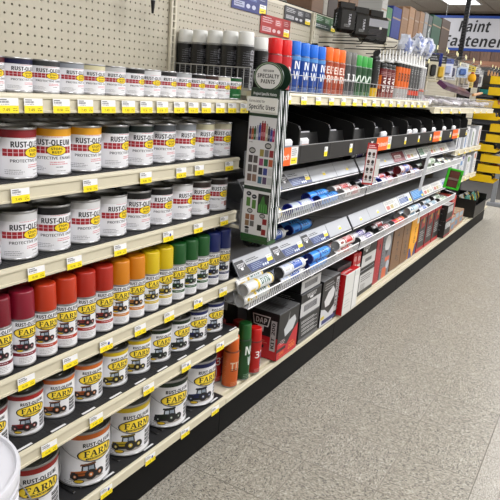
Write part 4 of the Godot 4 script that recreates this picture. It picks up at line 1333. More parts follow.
	var hex := art_box(K, K, Color(0.5, 0.5, 0.5))
	poly(hex, [Vector2(40, 175), Vector2(90, 110), Vector2(160, 80), Vector2(190, 120), Vector2(180, 170), Vector2(120, 230), Vector2(60, 230)], Color(0.8, 0.8, 0.8))
	poly(hex, [Vector2(90, 240), Vector2(150, 225), Vector2(110, 285)], K)
	rect(hex, 200, 20, 44, 300, Color(0.70, 0.70, 0.70))
	txt(hex, "KIT 600", 222, 160, 26, K, 240, "sansbold", 0.0, 3)
	lines(hex, 30, 30, 150, 3, 22, Color(0.6, 0.6, 0.6), 9)
	poly(hex, [Vector2(0, 230), Vector2(60, 250), Vector2(120, 300), Vector2(200, 250), Vector2(200, 384), Vector2(0, 384)], Color(0.78, 0.78, 0.79))
	rect(hex, 10, 300, 50, 26, Color(0.8, 0.7, 0.1))
	rect(hex, 30, 336, 200, 34, Color(0.12, 0.16, 0.40))
	rect(hex, 256, 0, 256, 110, K)
	carton("foam_kit_box", "kit hexagon", hex, 0.366, 0.905, 1.140, Y, 0.268, 0.22, "white and black foam carton with pale hexagon left of the red panel pack")
	var gy := art_box(Color(0.2, 0.2, 0.21), Color(0.25, 0.25, 0.26), Color(0.22, 0.22, 0.23))
	lines(gy, 280, 40, 190, 4, 40, Color(0.4, 0.4, 0.42), 12)
	carton("foam_kit_box", "dark grey box", gy, 0.335, 1.165, 1.375, Y, 0.275, 0.20, "dark grey carton behind the red and white panel pack")
	# red edged pack with white foam face
	var rw := art_box(Color(0.82, 0.82, 0.80), Color(0.74, 0.04, 0.08), Color(0.72, 0.04, 0.08))
	rect(rw, 150, 0, 14, 384, Color(0.55, 0.55, 0.56))
	rect(rw, 0, 190, 150, 4, Color(0.6, 0.6, 0.6))
	rect(rw, 170, 60, 60, 300, Color(0.87, 0.87, 0.86))
	lines(rw, 20, 250, 100, 3, 30, Color(0.66, 0.66, 0.66), 8)
	txt(rw, "REPAIR", 180, 440, 46, Color(0.9, 0.85, 0.84), 280)
	lines(rw, 300, 60, 40, 8, 36, Color(0.9, 0.8, 0.8), 10)
	carton("panel_pack", "red panel pack", rw, 0.394, 1.160, 1.385, Y, 0.252, 0.050, "red edged pack with white front and red top leaning out over the deck lip")
	var re := art_box(Color(0.78, 0.77, 0.74), Color(0.68, 0.05, 0.08), Color(0.70, 0.05, 0.08))
	rect(re, 0, 0, 256, 92, Color(0.70, 0.05, 0.08))
	txt(re, "PATCH", 130, 46, 38, Color(0.9, 0.85, 0.84), 170)
	rect(re, 70, 130, 160, 70, Color(0.62, 0.56, 0.35))
	lines(re, 40, 230, 170, 5, 28, Color(0.4, 0.4, 0.42), 9)
	for i in 2:
		carton("patch_box", "red patch", re, 0.338, 1.400 + i * 0.068, 1.462 + i * 0.068, Y, 0.315 - i * 0.01, 0.18, ["red topped white box next to the red edged pack", "second red topped white box, just before the two stacked white and black boxes"][i], "box", "red topped white boxes")
	var ww := art_box(Color(0.76, 0.76, 0.75), K, Color(0.72, 0.72, 0.72))
	rect(ww, 0, 0, 256, 170, K)
	logo_dap(ww, 70, 76, 58, Color(0.85, 0.85, 0.85), K)
	rect(ww, 60, 230, 120, 50, Color(0.4, 0.4, 0.4))
	rect(ww, 0, 340, 256, 44, K)
	var wl := art_box(Color(0.74, 0.74, 0.73), K, Color(0.72, 0.72, 0.72))
	rect(wl, 0, 0, 256, 50, K)
	lines(wl, 24, 90, 200, 3, 34, K, 14)
	lines(wl, 30, 220, 90, 6, 18, Color(0.3, 0.3, 0.3), 8)
	rect(wl, 0, 320, 256, 64, K)
	carton("white_box", "white black low", wl, 0.342, 1.545, 1.815, Y, 0.165, 0.20, "white and black box, lower of the two stacked before the tall red box", "box", "stacked white and black boxes")
	carton("white_box", "white black high", ww, 0.340, 1.550, 1.810, Y + 0.1655, 0.185, 0.20, "white and black box with logo, upper of the two stacked before the tall red box", "box", "stacked white and black boxes")
	var rt := art_box(Color(0.62, 0.04, 0.11), Color(0.55, 0.03, 0.10), Color(0.6, 0.06, 0.12))
	oval(rt, 150, 96, 30, 26, Color(0.04, 0.03, 0.03))
	lines(rt, 180, 160, 50, 7, 30, Color(0.7, 0.3, 0.35), 8)
	carton("tall_red_box", "tall red", rt, 0.334, 1.840, 1.955, Y, 0.345, 0.16, "tall narrow dark red box with a black hang hole", "box")
	var gc := art_box(Color(0.42, 0.43, 0.45), Color(0.34, 0.34, 0.36), Color(0.5, 0.5, 0.5))
	oval(gc, 140, 110, 78, 62, Color(0.80, 0.80, 0.80))
	poly(gc, [Vector2(90, 160), Vector2(170, 170), Vector2(120, 215)], Color(0.12, 0.12, 0.12))
	rect(gc, 110, 222, 120, 34, Color(0.82, 0.36, 0.18))
	rect(gc, 60, 300, 120, 84, Color(0.80, 0.38, 0.2))
	oval(gc, 200, 290, 44, 34, Color(0.7, 0.72, 0.75))
	lines(gc, 20, 30, 30, 12, 26, Color(0.15, 0.15, 0.15), 10)
	carton("tall_grey_box", "tall grey", gc, 0.332, 1.975, 2.180, Y, 0.355, 0.18, "tall grey box with a white circle and orange panels", "box")
	var wp := art_box(Color(0.72, 0.74, 0.74), Color(0.3, 0.3, 0.3), Color(0.6, 0.6, 0.6))
	rect(wp, 40, 40, 180, 60, Color(0.2, 0.2, 0.2))
	rect(wp, 60, 210, 140, 40, Color(0.2, 0.4, 0.6))
	carton("tall_grey_box", "tall pale", wp, 0.300, 2.185, 2.225, Y, 0.34, 0.16, "thin pale box squeezed between the grey box and the brown cartons", "box")
	# brown cartons, with a little fibre tone
	for i in 3:
		var b := Color(0.47, 0.335, 0.215)
		var bi := art_box(b, b.darkened(0.12), b)
		var n := FastNoiseLite.new()
		n.seed = 5 + i
		n.frequency = 0.03
		for y in range(0, 512, 2):
			for x in range(0, 512, 4):
				var v := n.get_noise_2d(x, y * 3) * 0.07
				bi.fill_rect(Rect2i(x, y, 4, 2), bi.get_pixel(x, y).lightened(v) if v > 0 else bi.get_pixel(x, y).darkened(-v))
		if i < 2:
			txt(bi, ["1 PCS", "H-188"][i], 128, 200, 40, Color(0.16, 0.11, 0.07), 230, "sansbold", 0.0, 1)
			lines(bi, 160, 290, 60, 3, 16, Color(0.2, 0.14, 0.1), 6)
			carton("brown_carton", "brown %d" % i, bi, 0.325, [2.235, 2.480][i], [2.470, 2.665][i], Y, [0.372, 0.356][i], 0.20, ["brown cardboard carton, first of the two standing side by side", "brown cardboard carton next to the yellow box"][i], "carton", "brown cardboard cartons")
	var yl := art_box(Color(0.92, 0.64, 0.05), Color(0.80, 0.55, 0.05), Color(0.85, 0.66, 0.25))
	rect(yl, 170, 20, 70, 70, Color(0.86, 0.86, 0.84))
	txt(yl, "SC-50", 150, 190, 36, Color(0.25, 0.12, 0.03), 150, "sansbold", 0.0, 1)
	poly(yl, [Vector2(0, 384), Vector2(0, 290), Vector2(60, 300), Vector2(130, 384)], Color(0.10, 0.12, 0.42))
	poly(yl, [Vector2(150, 384), Vector2(200, 280), Vector2(256, 260), Vector2(256, 384)], Color(0.12, 0.14, 0.40))
	carton("yellow_box", "yellow box", yl, 0.325, 2.690, 2.905, Y, 0.352, 0.18, "tall yellow box with dark blue foot next to the brown carton", "box")
	var rb := art_box(K, Color(0.5, 0.03, 0.06), Color(0.5, 0.04, 0.07))
	rect(rb, 0, 0, 256, 66, Color(0.68, 0.05, 0.10))
	poly(rb, [Vector2(60, 90), Vector2(190, 80), Vector2(200, 150), Vector2(70, 165)], Color(0.60, 0.08, 0.1))
	oval(rb, 150, 90, 36, 30, Color(0.72, 0.58, 0.3))
	lines(rb, 50, 190, 160, 5, 22, Color(0.72, 0.72, 0.72), 10)
	rect(rb, 0, 350, 256, 34, Color(0.68, 0.05, 0.10))
	for i in 3:
		carton("repair_kit_box", "red black kit", rb, 0.325, 2.930 + i * 0.245, 3.150 + i * 0.245, Y, 0.345, 0.20, "tall black box with red top, %s of three past the yellow box" % ORD[i], "box", "red and black repair kit boxes")
	var wc := art_box(Color(0.10, 0.10, 0.10), Color(0.12, 0.12, 0.12), Color(0.72, 0.72, 0.72))
	rect(wc, 20, 30, 216, 150, Color(0.74, 0.74, 0.74))
	lines(wc, 36, 50, 180, 5, 26, K, 10)
	rect(wc, 0, 330, 256, 54, Color(0.56, 0.05, 0.08))
	lines(wc, 280, 40, 200, 7, 40, Color(0.7, 0.7, 0.7), 14)
	for i in 2:
		carton("repair_kit_box", "white black kit", wc, 0.372, 3.690, 3.930, Y + i * 0.155, 0.154, 0.24, "%s of two black and white boxes with red feet by the green frame" % ["lower", "upper"][i], "box", "black and white boxes by the green frame")
	var pk := art_box(Color(0.66, 0.48, 0.36), Color(0.62, 0.52, 0.45), Color(0.7, 0.6, 0.5))
	rect(pk, 20, 30, 200, 120, Color(0.55, 0.65, 0.7))
	rect(pk, 60, 200, 150, 120, Color(0.35, 0.5, 0.62))
	carton("small_pack", "tan pack", pk, 0.365, 3.960, 4.150, Y, 0.155, 0.2, "tan and blue pack on the deck under the red pack by the green frame", "pack")
	carton("small_pack", "tan pack", pk, 0.350, 4.180, 4.400, Y, 0.165, 0.19, "tan and blue pack on the deck, second of three before the black bin", "pack")
	carton("small_pack", "tan pack", pk, 0.345, 4.430, 4.640, Y, 0.150, 0.19, "tan and blue pack on the deck, third of three before the black bin", "pack")
	var rp := art_box(Color(0.66, 0.08, 0.08), Color(0.62, 0.06, 0.06), Color(0.7, 0.12, 0.1))
	lines(rp, 40, 60, 180, 6, 40, Color(0.85, 0.6, 0.55), 12)
	carton("small_pack", "red pack", rp, 0.345, 3.960, 4.120, Y + 0.1555, 0.20, 0.16, "red pack standing on the tan pack beside the green frame", "pack")

# ---------------------------------------------------------------- the flag sign at the end of the paint cans
func art_display() -> Image:
	var im := canvas(300, 1000, Color(0.80, 0.80, 0.81))
	var G := Color(0.08, 0.19, 0.13)
	rect(im, 0, 0, 300, 62, G)
	txt(im, "Project Specific Paints", 150, 34, 17, PAPER, 250)
	rect(im, 0, 62, 300, 96, Color(0.86, 0.86, 0.84))
	txt(im, "Formulated for", 105, 82, 18, INK, 165, "sans", 0.2)
	txt(im, "Specific Uses", 150, 122, 32, INK, 265)
	rect(im, 0, 158, 300, 20, G)
	var cans := [Color(0.2, 0.1, 0.2), Color(0.6, 0.25, 0.1), Color(0.12, 0.3, 0.15), Color(0.6, 0.6, 0.65), Color(0.12, 0.16, 0.5), Color(0.5, 0.05, 0.12), Color(0.55, 0.08, 0.15), Color(0.65, 0.6, 0.5), Color(0.12, 0.12, 0.2), Color(0.15, 0.2, 0.5), Color(0.6, 0.1, 0.3)]
	for i in 11:
		var h := 70.0 + 45.0 * exp(-pow((i - 5.5) / 2.2, 2))
		rect(im, 12 + i * 25.5, 330 - h, 24, h, cans[i])
		rect(im, 18 + i * 25.5, 330 - h - 14, 12, 16, cans[i].darkened(0.2))
		rect(im, 15 + i * 25.5, 330 - h * 0.5, 18, h * 0.25, cans[i].lightened(0.4))
	lines(im, 20, 344, 50, 1, 8, Color(0.3, 0.3, 0.3), 4)
	for o in [[230, 360], [62, 400]]:
		oval(im, o[0], o[1], 36, 20, INK)
		oval(im, o[0], o[1], 28, 12, Color(0.62, 0.62, 0.6))
	var sw := [Color(0.23, 0.21, 0.22), Color(0.28, 0.26, 0.26), Color(0.33, 0.32, 0.32), Color(0.36, 0.33, 0.33), Color(0.42, 0.33, 0.30), Color(0.52, 0.40, 0.34)]
	for j in 3:
		for i in 2:
			rect(im, 26 + i * 56, 432 + j * 62, 46, 48, sw[j * 2 + i])
	var sw2 := [Color(0.56, 0.50, 0.24), Color(0.42, 0.42, 0.45), Color(0.5, 0.08, 0.12), Color(0.55, 0.2, 0.38), Color(0.10, 0.35, 0.22), Color(0.65, 0.3, 0.16), Color(0.16, 0.16, 0.2), Color(0.18, 0.22, 0.5), Color(0.72, 0.72, 0.72), Color(0.22, 0.38, 0.46), Color(0.3, 0.22, 0.36), Color(0.68, 0.7, 0.7)]
	for j in 4:
		for i in 3:
			rect(im, 146 + i * 52, 386 + j * 60, 44, 46, sw2[j * 3 + i])
	rect(im, 0, 628, 300, 10, Color(0.86, 0.86, 0.86))
	rect(im, 0, 636, 300, 26, G)
	for o in [[62, 690], [124, 706]]:
		oval(im, o[0], o[1], 28, 15, Color(0.05, 0.09, 0.14))
		lines(im, o[0] - 16, o[1] - 3, 32, 1, 8, PAPER, 5)
	for o in [[40, 716], [104, 728]]:
		rect(im, o[0], o[1], 44, 60, Color(0.28, 0.45, 0.18))
	rect(im, 168, 680, 122, 130, Color(0.05, 0.07, 0.06))
	poly(im, [Vector2(176, 806), Vector2(176, 760), Vector2(196, 740), Vector2(214, 700), Vector2(232, 690), Vector2(248, 740), Vector2(270, 750), Vector2(284, 806)], Color(0.18, 0.42, 0.16))
	for i in 4: rect(im, 184 + i * 26, 750, 8, 54, Color(0.30, 0.58, 0.26))
	for o in [[86, 806], [230, 828]]:
		oval(im, o[0], o[1], 32, 16, INK)
		oval(im, o[0], o[1], 25, 10, Color(0.6, 0.6, 0.6))
	var sw3 := [Color(0.52, 0.34, 0.22), Color(0.56, 0.34, 0.28), Color(0.48, 0.37, 0.27), Color(0.36, 0.36, 0.36)]
	for i in 4: rect(im, 40 + (i % 2) * 56, 830 + (i / 2) * 44, 46, 38, sw3[i])
	for a in [[236, 846, Color(0.50, 0.05, 0.11)], [182, 892, Color(0.06, 0.06, 0.07)], [232, 918, Color(0.5, 0.04, 0.1)]]: rect(im, a[0], a[1], 48, 40, a[2])
	oval(im, 66, 926, 26, 9, INK)
	rect(im, 46, 938, 42, 26, Color(0.38, 0.38, 0.38))
	rect(im, 0, 968, 300, 32, Color(0.12, 0.30, 0.14))
	return im

func build_display_sign():
	var t := thing("display_sign", "tall two-sided paint colour sign with green oval top at the end of the paint cans", "sign", P(0.458, 0.895, -0.034))
	var art := print_mat("display", art_display(), 0.35)
	var stripe := canvas(64, 256, Color(0.10, 0.24, 0.16))
	for i in 14:
		var y := i * 40.0 - 120
		poly(stripe, [Vector2(0, y), Vector2(64, y + 60), Vector2(64, y + 76), Vector2(0, y + 16)], PAPER)
		poly(stripe, [Vector2(0, y + 18), Vector2(64, y + 78), Vector2(64, y + 88), Vector2(0, y + 28)], INK)
	var sm := mat("stripes", Color.WHITE, 0.4, 0.0, pic("stripes", stripe))
	sm.uv1_scale = Vector3(1, 1.3, 1)
	var backc := mat("sign green", Color(0.08, 0.19, 0.13), 0.4)
	for k in 2:
		var z := 0.022 - k * 0.056
		part(t, "panel", bbox(0.114, 0.540, 0.008, 0.001), backc, at(Vector3(0, 0.27, z)))
		part(t, "printed_face", card(0.112, 0.538, 0.001), art, Transform3D(Basis(Vector3.UP, PI * k), Vector3(0, 0.27, z + (0.0047 if k == 0 else -0.0047))))
		part(t, "striped_edge", bbox(0.004, 0.53, 0.024, 0.0005), sm, at(Vector3(0.0595, 0.27, z - 0.004 * (1 - 2 * k) - (0.004 if k == 0 else -0.004))))
		var pts := []
		var inner := []
		for i in 40:
			var a := TAU * i / 40.0
			pts.append(Vector2(cos(a) * 0.058, sin(a) * 0.050))
			inner.append(Vector2(cos(a) * 0.0555, sin(a) * 0.0475))
		var ov := part(t, "oval_header", prism(pts, 0.006), mat("sign rim", Color(0.10, 0.20, 0.14), 0.4), at(Vector3(0.006, 0.578, z)))
		var im := canvas(256, 208, Color(0.08, 0.16, 0.12))
		oval(im, 128, 104, 126, 102, Color(0.55, 0.62, 0.52))
		oval(im, 128, 104, 120, 96, Color(0.08, 0.19, 0.13))
		oval(im, 128, 104, 113, 89, Color(0.83, 0.83, 0.82))
		txt(im, "RUST-OLEUM", 128, 60, 15, INK, 96)
		txt(im, "SPECIALTY", 128, 98, 28, INK, 196)
		txt(im, "PAINTS", 128, 138, 28, INK, 132)
		part(ov, "oval_print", prism(inner, 0.001), print_mat("specialty", im, 0.35) if not mats.has("print specialty") else mats["print specialty"], Transform3D(Basis(Vector3.UP, PI * k), Vector3(0, 0, 0.0036 * (1 - 2 * k))))
	part(t, "title_card", bbox(0.122, 0.050, 0.0025, 0.0005), mat("title card", Color(0.80, 0.80, 0.79), 0.4), at(Vector3(-0.008, 0.484, 0.0285)))
	var tc := canvas(320, 104, Color(0.86, 0.86, 0.84))
	txt(tc, "Formulated for", 108, 28, 20, INK, 170, "sans", 0.2)
	txt(tc, "Specific Uses", 164, 70, 34, INK, 280)
	part(t, "title_print", card(0.120, 0.048, 0.0006), print_mat("title", tc, 0.35), at(Vector3(-0.008, 0.484, 0.0302)))
	for a in [[-0.066, 0.27, 0.09], [-0.067, 0.08, 0.12]]:
		part(t, "clear_pocket", bbox(0.018, a[2], 0.020, 0.001), mat("grey pocket", Color(0.50, 0.51, 0.54), 0.3), at(Vector3(a[0], a[1], 0.0)))
	part(t, "mount_arm", bbox(0.37, 0.012, 0.008, 0.001), mat("cream steel"), at(Vector3(-0.257, 0.025, -0.007)))
	part(t, "bottom_strip", bbox(0.116, 0.018, 0.06, 0.001), mat("sign foot green", Color(0.12, 0.30, 0.14), 0.4), at(Vector3(0, -0.004, -0.009)))

# ---------------------------------------------------------------- cards, hooks and hanging goods on the pegboard
func art_price(bg: Color, key: int) -> Image:
	var im := canvas(320, 160, bg)
	lines(im, 20, 20, 110, 3, 18, PAPER.lerp(bg, 0.2), 9)
	rect(im, 150, 20, 70, 60, bg.lightened(0.25))
	lines(im, 156, 30, 58, 3, 16, PAPER, 6)
	rect(im, 20, 100, 90, 40, PAPER.lerp(bg, 0.3))
	lines(im, 26, 108, 78, 2, 14, bg.darkened(0.4), 6)
	for i in 2: oval(im, 144 + i * 52, 122, 18, 16, PAPER.lerp(bg, 0.2))
	rect(im, 240, 12, 70, 60, bg.darkened(0.15))
	lines(im, 246, 20, 58, 3, 16, PAPER.lerp(bg, 0.3), 6)
	rect(im, 250, 84, 62, 34, Color(0.9, 0.9, 0.88))
	rect(im, 250, 112, 62, 38, Color(0.95, 0.84, 0.15))
	lines(im, 256, 94, 46, 1, 8, INK, 5)
	lines(im, 258, 128, 44, 1, 8, INK, 6)
	return im

func peg_hook(at_: Vector3, len: float, text: String, group: String, tagged := true):
	var t := thing("peg_hook", text, "hook", at_, group)
	var m := mat("hook black", Color(0.05, 0.05, 0.05), 0.4, 0.3) if not tagged else mat("hook chrome", Color(0.6, 0.6, 0.6), 0.3, 0.8)
	part(t, "rod", wire([Vector3(0.004, 0, 0), Vector3(len * 0.93, 0.0, 0), Vector3(len, 0.016, 0)], 0.0028, 6), m)
	part(t, "scan_bar", wire([Vector3(0.004, 0.028, 0), Vector3(len, 0.034, 0)], 0.0022, 6), m)
	if tagged:
		part(t, "tag_plate", card(0.034, 0.030, 0.002), mat("hook tag", Color(0.88, 0.86, 0.66), 0.4), Transform3D(facing_aisle(), Vector3(len + 0.002, 0.034, 0)))

func build_peg_goods():
	for a in [["blue", Color(0.06, 0.13, 0.42), 0.385, 0.690, 1.802, 0.095], ["red", Color(0.62, 0.08, 0.08), 0.642, 0.942, 1.722, 0.085], ["charcoal", Color(0.14, 0.14, 0.16), 0.868, 1.172, 1.799, 0.066], ["green", Color(0.07, 0.33, 0.10), 1.214, 1.512, 1.803, 0.072]]:
		var im := art_price(a[1], 0)
		if a[0] == "green": rect(im, 0, 90, 236, 70, Color(0.05, 0.2, 0.15)); lines(im, 20, 110, 200, 2, 18, PAPER, 8)
		solo("price_card", card(a[3] - a[2], a[5], 0.002), print_mat("peg " + a[0], im, 0.35), Transform3D(facing_aisle(), P(0.004, a[4], (a[2] + a[3]) / 2)), "%s printed price card fixed high on the pegboard above the spray cans" % a[0], "price card", "price cards on the pegboard")
	# the white pen with a black tip hanging near the top of the can section
	var t := thing("hanging_nozzle", "white nozzle with black tip hanging high above the small paint cans", "nozzle", P(0.10, 1.689, -0.242))
	part(t, "sleeve", lathe("hang sleeve", [V(0.008, 0.0), V(0.014, 0.02), V(0.014, 0.062), V(0.0, 0.065)], 16), mat("nozzle white", Color(0.82, 0.82, 0.84), 0.4))
	part(t, "tip", lathe("hang tip", [V(0.0, -0.042), V(0.004, -0.04), V(0.008, 0.0), V(0.0, 0.002)], 16), mat("black plastic"))
	var th := thing("peg_hook", "steel hook carrying the white nozzle above the paint cans", "hook", P(0.0, 1.757, -0.242))
	part(th, "rod", wire([Vector3(0.002, 0, 0), Vector3(0.098, 0, 0), Vector3(0.104, 0.012, 0)], 0.0025, 6), mat("hook chrome", Color(0.6, 0.6, 0.6), 0.3, 0.8))
	# black poly packs on black double hooks
	for i in 5:
		peg_hook(P(0, 1.697 + 0.03 * (i % 2), 1.30 + i * 0.19), 0.27, "black double hook with long rods, %s along the row under the black packs" % ORD[i], "black hooks under the packs", false)
	var packs := [[1.33, 0.055, 0.145], [1.55, 0.055, 0.150], [1.79, 0.07, 0.165]]
	for i in 3:
		var im := canvas(256, 256, Color(0.045, 0.045, 0.05))
		if i < 2:
			txt(im, "TARP", 150, 120, 44, Color(0.7, 0.7, 0.72), 160, "sansbold", 0.0, 1)
			lines(im, 60, 190, 120, 3, 14, Color(0.6, 0.6, 0.6), 6)
		else:
			rect(im, 0, 0, 256, 96, Color(0.55, 0.55, 0.57))
			rect(im, 150, 90, 30, 30, Color(0.75, 0.75, 0.72))
			lines(im, 30, 130, 180, 5, 20, Color(0.24, 0.22, 0.25), 8)
		var p := thing("poly_pack", ["black pack with pale vertical lettering, nearest of the three on the black hooks", "black pack with pale vertical lettering, middle of the three on the black hooks", "wide glossy black and silver pack, farthest of the three on the black hooks"][i], "pack", P(0.135, 1.735, packs[i][0]), "black packs on hooks", -0.5)
		var st := st_new()
		add_box(st, at(Vector3(0, 0.085, 0)), Vector3(packs[i][1], packs[i][2] - 0.012, 0.13 if i < 2 else 0.20), 0.018)
		part(p, "pouch", st.commit(), mat("pouch film", Color(0.05, 0.05, 0.055), 0.22))
		part(p, "front_print", card(0.095 if i < 2 else 0.165, packs[i][2] - 0.05, 0.001), print_mat("pack %d" % i, im, 0.2), Transform3D(facing_aisle(), Vector3(packs[i][1] / 2 + 0.0006, 0.085, 0)))
		part(p, "side_print", card(packs[i][1] * 0.7, packs[i][2] - 0.05, 0.001), mats["print pack %d" % i], at(Vector3(0, 0.085, 0.0656 if i < 2 else 0.1006)))
		part(p, "header_flap", bbox(packs[i][1] * 0.5, 0.04, 0.10, 0.001), mat("pouch film"), at(Vector3(0, packs[i][2] + 0.01, 0)))
	# sheets and panels standing in a rack on the far side of the pegboard
	solo("panel_rack_shelf", bbox(0.38, 0.02, 3.6, 0.002), mat("cream steel"), at(P(-0.225, 1.45, 2.95)), "cream shelf behind the pegboard carrying the upright sheets and cartons", "shelf")
	var sheets := [[1.245, 1.40, 2.30, Color(0.40, 0.29, 0.19), "brown cardboard carton"], [1.40, 1.46, 2.28, Color(0.56, 0.54, 0.50), "grey-white carton"], [1.46, 1.60, 2.32, Color(0.20, 0.15, 0.11), "dark brown sheet"], [1.60, 1.76, 2.30, Color(0.50, 0.37, 0.25), "tan cardboard carton"], [1.77, 1.92, 2.12, Color(0.42, 0.31, 0.21), "brown cardboard carton"], [2.36, 2.48, 2.10, Color(0.62, 0.62, 0.60), "white film wrapped sheet"], [2.48, 2.60, 2.05, Color(0.20, 0.42, 0.26), "green and white sheet"], [2.61, 2.82, 2.075, Color(0.05, 0.15, 0.45), "blue sheet"], [2.83, 3.00, 2.10, Color(0.50, 0.37, 0.25), "tan cardboard sheet"], [3.01, 3.16, 2.125, Color(0.58, 0.44, 0.31), "pale tan cardboard sheet"], [3.17, 3.30, 2.12, Color(0.46, 0.34, 0.23), "brown cardboard sheet"], [3.31, 3.44, 2.13, Color(0.54, 0.41, 0.29), "tan cardboard sheet"],
		[3.45, 3.57, 2.14, Color(0.50, 0.50, 0.50), "grey bubble wrapped sheet"], [3.58, 3.70, 2.135, Color(0.24, 0.28, 0.28), "dark grey sheet with pale vertical lettering"], [3.71, 4.02, 2.155, Color(0.12, 0.28, 0.20), "dark green sheet"], [4.04, 4.36, 2.17, Color(0.26, 0.19, 0.13), "dull brown sheet"]]
	for i in sheets.size():
		var a = sheets[i]
		var im := canvas(64, 128, a[3])
		for k in 18: rect(im, 0, k * 7 + (k * 5) % 4, 64, 1, a[3].darkened(0.06))
		if i == 13: txt(im, "NOVA", 32, 60, 24, Color(0.75, 0.78, 0.76), 90, "sansbold", 0.0, 3)
		if i == 7: rect(im, 20, 96, 30, 14, Color(0.85, 0.85, 0.75)); rect(im, 20, 106, 30, 10, Color(0.85, 0.75, 0.2))
		var d := 0.16 + 0.03 * (i % 3)
		var o := thing("upright_sheet", a[4] + ", %s along the row standing behind the pegboard" % ORD[i], "sheet", P(-0.035 - d / 2, 1.461, (a[0] + a[1]) / 2), "sheets and cartons behind the pegboard")
		part(o, "board", bbox(d, a[2] - 1.461, a[1] - a[0] - 0.006, 0.003), print_mat("sheet %d" % i, im, 0.6), at(Vector3(0, (a[2] - 1.461) / 2, 0)))
		part(o, "edge_tape", bbox(d * 1.01, 0.012, a[1] - a[0] - 0.02, 0.001), mat("tape", Color(0.5, 0.4, 0.28), 0.4), at(Vector3(0, (a[2] - 1.461) - 0.08, 0)))
	# clip strips hanging from the racks
	var cs := canvas(80, 320, Color(0.82, 0.80, 0.79))
	rect(cs, 0, 0, 80, 44, Color(0.66, 0.12, 0.12))
	lines(cs, 10, 14, 60, 2, 14, Color(0.95, 0.85, 0.85), 7)
	for sd in [0, 74]: rect(cs, sd, 44, 6, 276, Color(0.66, 0.14, 0.13))
	rect(cs, 0, 306, 80, 14, Color(0.66, 0.14, 0.13))
	for j in 4:
		for i in 2:
			oval(cs, 24 + i * 32, 82 + j * 60, 11, 15, [Color(0.12, 0.1, 0.1), Color(0.3, 0.14, 0.1)][(i + j) % 2])
			rect(cs, 16 + i * 32, 100 + j * 60, 18, 8, Color(0.25, 0.25, 0.25))
	var turn := Basis(Vector3.UP, 0.55) * Basis(Vector3.BACK, -0.03)
	var c := thing("clip_strip", "red and white printed clip strip with dark pictures hanging before the upper wire rack", "clip strip", P(0.470, 0.985, 1.075))
	c.basis = turn
	part(c, "strip", card(0.055, 0.215, 0.002), print_mat("clip strip", cs), at(Vector3(0, 0.1075, 0)))
	part(c, "hanger", wire([Vector3(0, 0.21, -0.002), Vector3(-0.005, 0.235, -0.012)], 0.0015, 5), mat("hook black", Color(0.05, 0.05, 0.05), 0.4, 0.3))
	var c2 := thing("clip_strip", "plain white strip hanging in front of the upper wire rack past the red printed one", "clip strip", P(0.458, 0.822, 2.215))
	c2.basis = Basis(Vector3.UP, 0.5) * Basis(Vector3.BACK, -0.10)
	part(c2, "strip", card(0.020, 0.275, 0.003), mat("strip white", Color(0.74, 0.75, 0.76), 0.35), at(Vector3(0, 0.1375, 0)))
	part(c2, "tie", wire([Vector3(0.01, 0.27, 0), Vector3(0.012, 0.32, -0.004)], 0.0018, 5), mat("tie yellow", Color(0.7, 0.6, 0.15), 0.5))
	solo("shelf_flag", card(0.07, 0.09, 0.002), mat("flag white", Color(0.78, 0.78, 0.76), 0.4), Transform3D(Basis(Vector3.UP, 0.9), P(0.445, 1.06, 1.22)), "small blank white flag beside the red printed clip strip", "shelf flag")
	solo("shelf_flag", card(0.05, 0.035, 0.002), mat("flag white"), Transform3D(Basis(Vector3.UP, 0.9), P(0.437, 0.99, 1.235)), "smaller white flag at the upper rack's wires beside the red printed clip strip", "shelf flag")
	# the green framed sanding pad
	var g := thing("sanding_frame", "bright green frame holding two brown sanding pads, hung before the lower rack", "sanding pad", P(0.472, 0.735, 3.14))
	g.basis = Basis(Vector3.UP, 0.35) * Basis(Vector3.BACK, -0.13)
	var gm := mat("frame green", Color(0.18, 0.66, 0.06), 0.4)
	var st := st_new()
	for sg in [-1.0, 1.0]:
		add_box(st, at(Vector3(sg * 0.053, 0.085, 0)), Vector3(0.022, 0.17, 0.014), 0.004)
		add_box(st, at(Vector3(0, 0.085 + sg * 0.0765, 0)), Vector3(0.086, 0.017, 0.014), 0.004)
	part(g, "frame", st.commit(), gm)
	part(g, "back_card", bbox(0.086, 0.138, 0.004, 0.001), mat("pad card", Color(0.28, 0.22, 0.18), 0.6), at(Vector3(0, 0.085, -0.003)))
	for sg in [-1.0, 1.0]:
		part(g, "pad", bbox(0.078, 0.056, 0.012, 0.003), mat("pad brown", Color(0.32, 0.15, 0.10), 0.85), at(Vector3(0, 0.085 + sg * 0.038, 0.002)))
		part(g, "slot", bbox(0.005, 0.03, 0.002, 0.0004), mat("black plastic"), at(Vector3(0.054, 0.085 + sg * 0.035, 0.0075)))
	part(g, "belt", bbox(0.084, 0.018, 0.012, 0.002), mat("pad belt", Color(0.42, 0.35, 0.30), 0.6), at(Vector3(0, 0.085, 0.004)))

